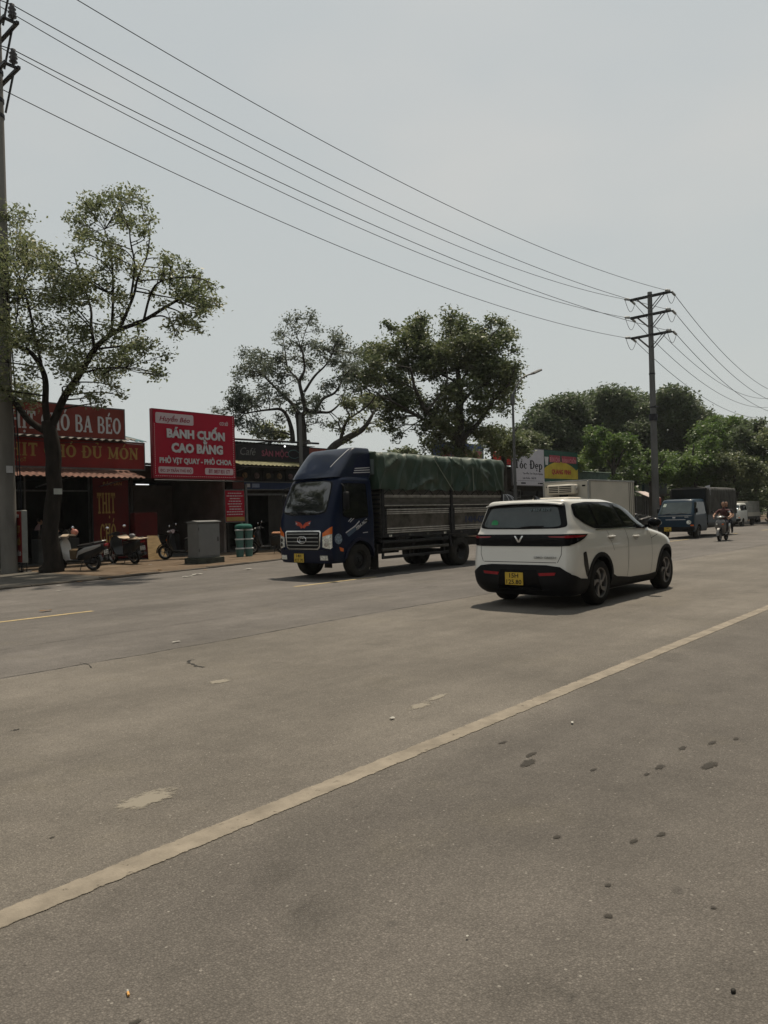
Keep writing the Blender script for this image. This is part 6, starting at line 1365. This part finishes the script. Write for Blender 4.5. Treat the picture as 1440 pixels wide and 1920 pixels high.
# white refrigerated truck: only its box shows over the car
b_, cv, xr = small_truck('fridge_truck', 'cream white refrigerated box truck half hidden behind the white car', (25.65, 14.02, 0), FWHITE, 1.86, 2.05, 1.85, 4.4, 'fridge', .33)
x1 = -1.0; x0 = -5.3
MB().box(x0, x1, -.98, .98, .95, 2.69, .03).build('cargo_box', FWHITE, b_)
for s in (1, -1):
    wbox('edge_trim', x0, x1, min(s * .96, s * 1.0), max(s * .96, s * 1.0), 2.66, 2.72, SILV, b_, .006); wbox('corner_trim', x1 - .05, x1 + .015, min(s * .93, s * 1.0), max(s * .93, s * 1.0), .96, 2.655, SILV, b_, .006)
    for x in (x1 - .14, x0 + .55, x0 + .38, x0 + .16, x0 + .02): wbox('panel_joint', x - .015, x + .015, min(s * .982, s * .99), max(s * .982, s * .99), .97, 2.65, SILV if x > -4 else DKSTEEL, b_)
    MB().box(x1 + .001, x1 + .02, s * .78 - .07, s * .78 + .07, 2.46, 2.52, .004).build('marker_lamp', CLAD, b_)
wbox('top_trim', x1 - .05, x1 + .012, -.925, .925, 2.66, 2.715, SILV, b_, .006)
fu = MB().box(x1 + .015, x1 + .42, -.62, .58, 2.16, 2.56, .06).build('cooling_unit', FWHITE, b_, 40)
for k in range(4): wbox('vent_slot', x1 + .422, x1 + .43, -.05, .46, 2.24 + k * .07, 2.275 + k * .07, CLAD, b_); wbox('vent_slot', x1 + .422, x1 + .43, -.5, -.1, 2.24 + k * .07, 2.275 + k * .07, CLAD, b_)
MB().lathe([(.001, 0), (.07, 0), (.06, .02), (.001, .02)], (x1 + .2, .58, 2.38), 'y', 14).build('unit_cap', SILV, b_); wbox('unit_bracket', x1 + .002, x1 + .16, -.2, .1, 1.9, 2.158, DKSTEEL, b_)
wbox('bed', x0, x1, -.9, .9, .72, .945, DKSTEEL, b_)
# small white pickup far right
b_, cv, xr = small_truck('small_truck', 'small white pickup truck with pale grey cargo sides, far right beyond the motorbike', (58.2, 17.1, 0), mat('white_truck_paint', (.55, .55, .52), .35, var=.05, coat=.4), 1.6, 1.72, 1.75, 3.0, 'pickup', .27)
wbox('bed', xr - 3.0, xr - .02, -.82, .82, .6, .7, DKSTEEL, b_)
GSIDE = mat('pale_cargo_side', (.26, .26, .24), .6, var=.15, scale=2)
for s in (1, -1):
    wbox('cargo_side', xr - 3.0, xr - .02, min(s * .80, s * .83), max(s * .80, s * .83), .703, 1.0, FWHITE, b_)
    for k in range(5): wbox('cargo_rail', xr - 3.0, xr - .02, min(s * .80, s * .825), max(s * .80, s * .825), 1.02 + k * .17, 1.17 + k * .17, GSIDE, b_)
wbox('tail_board', xr - 3.03, xr - 3.003, -.8, .8, .703, 1.85, GSIDE, b_); wbox('front_rail', xr - .06, xr - .0, -.82, .82, 1.75, 1.84, FWHITE, b_)
# ---------------------------------------------------------------- scooters
SCB = mat('scooter_black', (.012, .012, .013), .3, var=.1, coat=.4)
SCW = mat('scooter_white', (.45, .44, .42), .3, var=.05, coat=.6)
SCG = mat('scooter_silver', (.14, .135, .13), .3, .3, var=.1, coat=.4)
SEATM = mat('seat_vinyl', (.022, .02, .02), .45, var=.2)
CARDB = mat('cardboard', (.45, .36, .27), .85, var=.12, scale=4)
MIRR = mat('mirror_glass', (.6, .6, .62), .03, 1.0)
SCS = mat('scooter_pale_grey', (.3, .29, .28), .35, var=.05, coat=.4)
def scooter(label, rear, head, paint, side=None, lean=0.0, extra=None, name='scooter', group='scooters parked in front of the shops', z=.04, stand=True):
    rz = math.atan2(head[1], head[0]); t = thing(name, label, 'scooter', (rear[0], rear[1], z), rz, group); side = side or paint
    t.scale = (1.06,) * 3
    if lean: t.rotation_euler = (lean, 0, rz)
    for x, nm in ((0, 'rear_wheel'), (1.24, 'front_wheel')):
        r = .275; w = MB().lathe([(r * .7, -.04), (r * .9, -.05), (r, -.02), (r, .02), (r * .9, .05), (r * .7, .04)], (0, 0, 0), 'y', 26).build(nm, RUB, t, 50); w.location = (x, 0, r)
        m = MB().lathe([(r * .62, -.03), (r * .72, -.035), (r * .72, .035), (r * .62, .03)], axis='y', n=26).lathe([(.001, -.05), (.04, -.05), (.04, .05), (.001, .05)], axis='y', n=12)
        for k in range(5): a = 2 * pi * k / 5; m.tube([(.03 * math.cos(a), 0, .03 * math.sin(a)), (r * .66 * math.cos(a + .2), 0, r * .66 * math.sin(a + .2))], .014, 5)
        m.build('rim', RIMG, w, 40)
    def arc(cx, cz, r, a0, a1, w, th, n=10):
        return [[V((cx + (r + (th if o else 0)) * math.cos(R(a)), y, cz + (r + (th if o else 0)) * math.sin(R(a)))) for y, o in ((-w, 0), (w, 0), (w * .75, 1), (-w * .75, 1))] for a in lin(a0, a1, n)]
    MB().loft(arc(1.24, .275, .30, -5, 150, .06, .03)).build('front_fender', paint, t, 40)
    MB().tube([(1.24, .075, .275), (1.02, .06, .86)], .022, 6).tube([(1.24, -.075, .275), (1.02, -.06, .86)], .022, 6).build('fork', DKSTEEL, t)
    # leg shield and front cowl
    def ring(x, z, w, d): return [V((x + d, 0, z)), V((x + d * .55, w * .7, z)), V((x - d * .2, w, z)), V((x - d * .45, w * .85, z)), V((x - d * .45, -w * .85, z)), V((x - d * .2, -w, z)), V((x + d * .55, -w * .7, z))]
    MB().loft([ring(.86, .30, .14, .08), ring(.93, .45, .20, .14), ring(1.0, .62, .24, .18), ring(1.0, .80, .23, .17), ring(.98, .93, .15, .12), ring(.95, .98, .08, .07)]).build('front_shield', paint, t, 45)
    MB().loft([ring(.93, .99, .10, .10), ring(.96, 1.04, .17, .15), ring(.94, 1.09, .15, .12), ring(.90, 1.12, .07, .06)]).build('handlebar_cowl', paint, t, 45)
    MB().ball((1.085, 0, 1.045), (.04, .09, .035), 12, 8).build('headlight', LENS, t, True)
    for s in (-1, 1): MB().ball((1.10, s * .12, .74), (.05, .05, .04), 8, 6).build('indicator', ORANGE if s > 0 else LENS, t, True)
    MB().tube(smooth_path([(.86, -.34, 1.03), (.92, -.2, 1.06), (.94, 0, 1.05), (.92, .2, 1.06), (.86, .34, 1.03)], 4), .014, 6).build('handlebar', DKSTEEL, t)
    for s in (-1, 1):
        MB().tube([(.86, s * .24, 1.03), (.84, s * .35, 1.03)], .02, 8).build('grip', SEATM, t)
        MB().tube(smooth_path([(.9, s * .24, 1.06), (.93, s * .29, 1.18), (.9, s * .33, 1.25)], 4), .007, 5).build('mirror_stem', DKSTEEL, t)
        m = MB().lathe([(.001, -.018), (.045, -.014), (.06, 0), (.001, .001)], (0, 0, 0), 'x', 14).build('mirror', MIRR, t, 40); m.location = (.89, s * .335, 1.28); m.scale = (1, 1.15, .85)
    MB().box(.40, .90, -.16, .16, .28, .34, .03).build('floorboard', SCB, t, 40)
    def br(x, z0, z1, w): return [V((x, -w * .7, z0)), V((x, w * .7, z0)), V((x, w, (z0 + z1) * .5)), V((x, w * .8, z1)), V((x, -w * .8, z1)), V((x, -w, (z0 + z1) * .5))]
    MB().loft([br(.46, .30, .62, .12), br(.36, .33, .72, .17), br(.1, .36, .74, .19), br(-.2, .46, .78, .17), br(-.42, .60, .82, .11), br(-.52, .74, .83, .06)]).build('body_panel', side, t, 45)
    def sr(x, z, w, h): return [V((x, -w, z)), V((x, w, z)), V((x, w * .95, z + h * .7)), V((x, w * .6, z + h)), V((x, -w * .6, z + h)), V((x, -w * .95, z + h * .7))]
    MB().loft([sr(.50, .70, .08, .03), sr(.42, .73, .13, .07), sr(.2, .75, .155, .075), sr(0, .77, .15, .08), sr(-.15, .80, .14, .09), sr(-.38, .83, .10, .06)]).build('seat', SEATM, t, 45)
    MB().tube([(-.2, .12, .86), (-.46, .1, .91), (-.52, 0, .91), (-.46, -.1, .91), (-.2, -.12, .86)], .012, 6).build('grab_rail', SILV, t)
    MB().box(-.545, -.49, -.09, .09, .74, .82, .015).build('tail_light', REDL, t, 40)
    MB().loft(arc(0, .275, .31, 60, 175, .07, .025)).build('rear_fender', SCB, t, 40); MB().box(-.50, -.44, -.06, .06, .42, .72, .01).build('plate_bracket', SCB, t)
    plate(t, (-.505, 0, .56), -pi / 2, .19, .14, ('29-B1', '426.07'), mat('white_plate', (.5, .5, .48), .5))
    MB().box(-.15, .28, -.10, .12, .2, .42, .05).build('engine', DKSTEEL, t, 40)
    MB().tube([(.2, -.1, .22), (.05, -.15, .24), (-.1, -.17, .28), (-.38, -.18, .36)], [.025, .03, .055, .055], 10).build('exhaust', DKSTEEL, t, 40)
    MB().tube([(0, .12, .3), (-.12, .14, .66)], .028, 8).build('rear_shock', DKSTEEL, t); stand and MB().tube([(.3, .1, .28), (.32, .24, .01)], .012, 5).build('side_stand', DKSTEEL, t)
    if extra: extra(t)
    return t
def ex_white(t):
    for s in (-1, 1): MB().loft([[V((x, s * y, z - h)), V((x, s * (y + .012), z - h * .3)), V((x, s * (y + .012), z + h * .5)), V((x, s * y, z + h))] for x, y, z, h in ((.46, .15, .42, .03), (.36, .185, .56, .06), (.1, .20, .66, .07), (-.2, .185, .73, .06), (-.42, .125, .79, .03))]).build('side_cover', SCS, t, 50)
    MB().box(.52, .76, -.11, .11, .35, .66, .03).build('carton', mat('dark_carton', (.12, .085, .05), .85), t)
    MB().loft([[V((x, y, z + .02 * math.sin(9 * y))) for y, z in ((-.2, 1.06), (-.1, 1.12), (.1, 1.12), (.2, 1.06), (.1, 1.08), (-.1, 1.08))] for x in lin(.68, .92, 4)]).build('cloth', CARDB, t, 40)
    MB().ball((.84, -.33, 1.14), (.12, .10, .10), 14, 9).build('helmet', mat('dusky_pink', (.4, .16, .12), .3, coat=.5), t, True)
S1 = scooter('white and black scooter parked behind the big left tree with its plate towards the road', (11.5, 22.7), (-.42, .91), SCW, SCB, R(-6), ex_white)
def ex_card(t):
    MB().loft([[V((x, y, z)) for y, z in ((-.2, .86), (.2, .86), (.21, .89), (-.21, .89))] for x in (-.62, -.3, .02)] ).build('cardboard_sheet', CARDB, t); MB().loft([[V((x, y, z)) for y, z in ((-.18, .88 + h), (.17, .87 + h), (.18, .90 + h), (-.19, .91 + h))] for x, h in ((.0, .01), (.25, .0), (.5, .03), (.62, .09))]).build('cardboard_sheet', CARDB, t)
    MB().ball((-.12, .1, .98), (.13, .1, .08), 12, 8).build('helmet', mat('grey_helmet', (.15, .15, .16), .4), t, True)
S2 = scooter('dark scooter with sheets of cardboard over its seat before the red panel', (13.95, 24.45), (-.1, .99), SCB, SCB, R(-5), ex_card)
S3 = scooter('black scooter with a pinkish front cowl just left of the grey cabinet', (16.85, 24.8), (-.6, .8), SCB, mat('scooter_charcoal', (.03, .03, .032), .35), R(-5))
for c in S3.children:
    if c.name.startswith('handlebar_cowl'): c.data.materials.clear(); c.data.materials.append(mat('pale_pink_cowl', (.5, .4, .41), .3, coat=.5))
def ex_tan(t): MB().loft([[V((x, y, z + .84)) for y, z in ((-.17, -.02), (.17, -.02), (.15, .03), (-.15, .03))] for x in lin(-.45, .4, 4)]).build('seat_cover', mat('tan_cover', (.4, .2, .11), .7, var=.2), t)
S4 = scooter('dark scooter with a tan seat cover between the green tubs and the truck', (20.7, 24.2), (-.62, .78), SCB, SCB, R(-5), ex_tan)
fx1 = at(1208, 985, 47); scooter('dark scooter with a bright mirror half hidden behind the white car bonnet', (fx1.x, fx1.y), (-.9, .2), SCB, SCB, R(-4), group='scooters parked in front of the shops')
fx2 = at(1418, 985, 63); scooter('dark scooter with a pale front beside the small white truck', (fx2.x, fx2.y), (-.95, -.3), SCG, SCB, R(-4), group='scooters at the right edge')
fx3 = at(1442, 985, 56); scooter('white fronted scooter cut by the right edge of the picture', (fx3.x, fx3.y), (-.9, -.4), SCW, SCB, R(-4), group='scooters at the right edge')
# ---------------------------------------------------------------- people
SKIN = mat('skin', (.34, .20, .14), .55, var=.08); HAIR = mat('black_hair', (.012, .010, .009), .5); SHIRTM = mat('maroon_shirt', (.07, .03, .03), .8, var=.2); TROU = mat('dark_trousers', (.022, .022, .028), .85, var=.2); SHOE = mat('dark_shoe', (.02, .018, .016), .6); BLKT = mat('black_top', (.02, .018, .02), .85); PINKS = mat('pink_shirt', (.34, .22, .22), .8, var=.1)
def person(label, parent_loc, rz, J, shirt, trousers, group=None, hair_len=0.0, sleeve=.5, grip=None):
    t = thing('person', label, 'person', parent_loc, rz, group)
    nodes = []; edges = []; part = []; ix = {}
    def N(k, p, r): ix[k] = len(nodes); nodes.append((V(p), r))
    def E(a, b, m): edges.append((ix[a], ix[b])); part.append(m)
    N('pelvis', J['pelvis'], .15); N('belly', V(J['pelvis']).lerp(V(J['chest']), .45), .135); N('chest', J['chest'], .155); N('neck', J['neck'], .058); N('skull', V(J['neck']).lerp(V(J['head']), .6), .06)
    E('pelvis', 'belly', 0); E('belly', 'chest', 0); E('chest', 'neck', 0); E('neck', 'skull', 2)
    for s in 'LR':
        sh, el, ha = V(J['sh' + s]), V(J['el' + s]), V(J['ha' + s])
        N('sh' + s, sh, .075); N('el' + s, el, .047); N('wr' + s, el.lerp(ha, .9), .031); N('pa' + s, ha, .038)
        N('um' + s, sh.lerp(el, .55), .056)
        E('chest', 'sh' + s, 0); E('sh' + s, 'um' + s, 0); E('um' + s, 'el' + s, 0 if sleeve > .9 else 2); E('el' + s, 'wr' + s, 2); E('wr' + s, 'pa' + s, 2)
        d = (ha - el).normalized(); sd = d.cross(V((0, 0, 1))).normalized()
        for k in range(4):
            b = ha + d * .03 + sd * (.012 - .016 * (k - 1)); ln = (.07, .08, .075, .06)[k]; c = b + d * ln * .6; e = c + d * ln * .2 + V((0, 0, -ln * .55))
            N('f%d%s' % (k, s), b + d * .02, .009); N('g%d%s' % (k, s), c, .0085); N('h%d%s' % (k, s), e, .0075); E('pa' + s, 'f%d%s' % (k, s), 2); E('f%d%s' % (k, s), 'g%d%s' % (k, s), 2); E('g%d%s' % (k, s), 'h%d%s' % (k, s), 2)
        th = ha + sd * (.05 if s == 'R' else -.05) * -1; N('t0' + s, th, .011); N('t1' + s, th + d * .035 + V((0, 0, -.015)), .009); E('pa' + s, 't0' + s, 2); E('t0' + s, 't1' + s, 2)
        hp, kn, an, to = (V(J[q_ + s]) for q_ in ('hp', 'kn', 'an', 'to'))
        N('hp' + s, hp, .105); N('th' + s, hp.lerp(kn, .5), .09); N('kn' + s, kn, .064); N('ca' + s, kn.lerp(an, .4), .06); N('an' + s, an, .042); N('to' + s, to, .04)
        E('pelvis', 'hp' + s, 1); E('hp' + s, 'th' + s, 1); E('th' + s, 'kn' + s, 1); E('kn' + s, 'ca' + s, 1); E('ca' + s, 'an' + s, 1); E('an' + s, 'to' + s, 3)
    me = bpy.data.meshes.new('body'); me.from_pydata([tuple(p) for p, r in nodes], edges, [])
    o = bpy.data.objects.new('body', me); COL.objects.link(o)
    sk = o.modifiers.new('skin', 'SKIN'); sk.use_smooth_shade = True
    for i, (p, r) in enumerate(nodes):
        v = me.skin_vertices[0].data[i]; v.radius = (r, r * (.8 if i in (0, 1, 2) else 1)); v.use_root = i == 0
    sb = o.modifiers.new('sub', 'SUBSURF'); sb.levels = 1; sb.render_levels = 1
    bpy.context.view_layer.update(); m2 = bpy.data.meshes.new_from_object(o.evaluated_get(bpy.context.evaluated_depsgraph_get()))
    bpy.data.objects.remove(o); bpy.data.meshes.remove(me)
    segs = [(nodes[a][0], nodes[b][0], (nodes[a][1] + nodes[b][1]) / 2, m) for (a, b), m in zip(edges, part)]
    mats_ = [shirt, trousers, SKIN, SHOE]
    # the head, with brow, nose, mouth, eyes and ears, joined to the body mesh
    hd = V(J['head']); f = V(J.get('face', (1, 0, 0))).normalized(); up_ = V((0, 0, 1)); lf = up_.cross(f).normalized()
    hb = MB().ball((0, 0, 0), (.094, .074, .115), 18, 12).ball((.092, 0, -.012), (.02, .014, .026), 8, 6).ball((.085, 0, -.055), (.012, .026, .009), 8, 6)
    for s in (-1, 1): hb.ball((-.005, s * .074, -.01), (.018, .01, .03), 8, 6)
    eb = MB()
    for s in (-1, 1): eb.ball((.083, s * .03, .012), (.010, .014, .007), 8, 6)
    mt = M(((f.x, lf.x, 0, hd.x), (f.y, lf.y, 0, hd.y), (f.z, lf.z, 1, hd.z), (0, 0, 0, 1)))
    hb.xf(mt); eb.xf(mt)
    vs = [tuple(v.co) for v in m2.vertices]; fs = [tuple(p.vertices) for p in m2.polygons]; mi = []
    for p in m2.polygons:
        c = p.center; best = (9, 0)
        for a, b, r, m in segs:
            ab = b - a; tt = max(0, min(1, (c - a).dot(ab) / max(ab.length_squared, 1e-9))); dd = (c - a - ab * tt).length - r * .6
            if dd < best[0]: best = (dd, m)
        mi.append(best[1])
    n = len(vs); vs += hb.v; fs += [tuple(i + n for i in q_) for q_ in hb.f]; mi += [2] * len(hb.f)
    n = len(vs); vs += eb.v; fs += [tuple(i + n for i in q_) for q_ in eb.f]; mi += [4] * len(eb.f)
    bm_ = bpy.data.meshes.new('body'); bm_.from_pydata(vs, [], fs)
    for q_ in mats_ + [HAIR]: bm_.materials.append(q_)
    bm_.polygons.foreach_set('material_index', mi); bm_.shade_smooth(); bpy.data.meshes.remove(m2)
    bo = bpy.data.objects.new('body', bm_); COL.objects.link(bo); bo.parent = t
    hr = MB(); rings = []
    for th in lin(.05, 1.75 + hair_len, 9):
        rings.append([V((-.012 + .104 * math.sin(th) * math.cos(a) * (1 if math.cos(a) < .3 or th < .9 else .55), .084 * math.sin(min(th, 1.6)) * math.sin(a), .012 + .118 * math.cos(th))) for a in [2 * pi * k / 18 for k in range(18)]])
    hr.loft(rings, True, True).xf(mt).build('hair', HAIR, t, True)
    return t
RD = (33.95, 10.5, 0); RH = V((-1, -.08)).normalized(); RZ = math.atan2(RH.y, RH.x)
sc = scooter('silver scooter ridden by two people in front of the dark canvas truck', (RD[0] - RH.x * 1.1, RD[1] - RH.y * 1.1), RH, SCG, SCB, name='ridden_scooter', group='scooters on the road', z=0, stand=False)
def seated(px, hz, lean, hands, knee, foot, dy=0.0):
    J = dict(pelvis=(px, dy, .93), chest=(px + lean * .7, dy, 1.24), neck=(px + lean, dy, 1.45), head=(px + lean + .04, dy, hz), face=(1, 0, -.05))
    for s, k in (('L', 1), ('R', -1)):
        J['sh' + s] = (px + lean * .85, dy + k * .19, 1.36); J['el' + s] = hands[0][0], dy + k * hands[0][1], hands[0][2]; J['ha' + s] = hands[1][0], dy + k * hands[1][1], hands[1][2]
        J['hp' + s] = (px + .02, dy + k * .1, .9); J['kn' + s] = (knee[0], dy + k * knee[1], knee[2]); J['an' + s] = (foot[0], dy + k * foot[1], foot[2]); J['to' + s] = (foot[0] + .16, dy + k * (foot[1] + .02), foot[2] - .04)
    return J
base = (sc.location.x, sc.location.y, 0)
sc.scale = (1, 1, 1)
person('rider in a dark maroon shirt steering the silver scooter', base, RZ, seated(.22, 1.62, .1, ((.58, .36, 1.12), (.82, .30, 1.04)), (.66, .2, .80), (.66, .14, .40)), SHIRTM, TROU, 'two people on the scooter', sleeve=.5)
person('passenger in black sitting close behind the scooter rider', base, RZ, seated(-.16, 1.63, .12, ((.1, .30, 1.08), (.26, .17, .98)), (.26, .26, .78), (.12, .24, .40), .05), BLKT, TROU, 'two people on the scooter', hair_len=.7, sleeve=.5)
pi_ = at(66, 985, 28.3)
J = dict(pelvis=(0, 0, .92), chest=(.06, 0, 1.24), neck=(.12, 0, 1.44), head=(.17, 0, 1.57), face=(1, 0, -.3))
for s, k in (('L', 1), ('R', -1)):
    J['sh' + s] = (.08, k * .19, 1.36); J['el' + s] = (.14, k * .26, 1.1); J['ha' + s] = (.36, k * .2, 1.02); J['hp' + s] = (0, k * .1, .88); J['kn' + s] = (.02, k * .11, .48); J['an' + s] = (-.02, k * .11, .08); J['to' + s] = (.14, k * .13, .035)
person('person in a pale pink shirt standing at the counter in the dim meat shop', (pi_.x, pi_.y, .092), R(-20), J, PINKS, TROU, sleeve=.5)
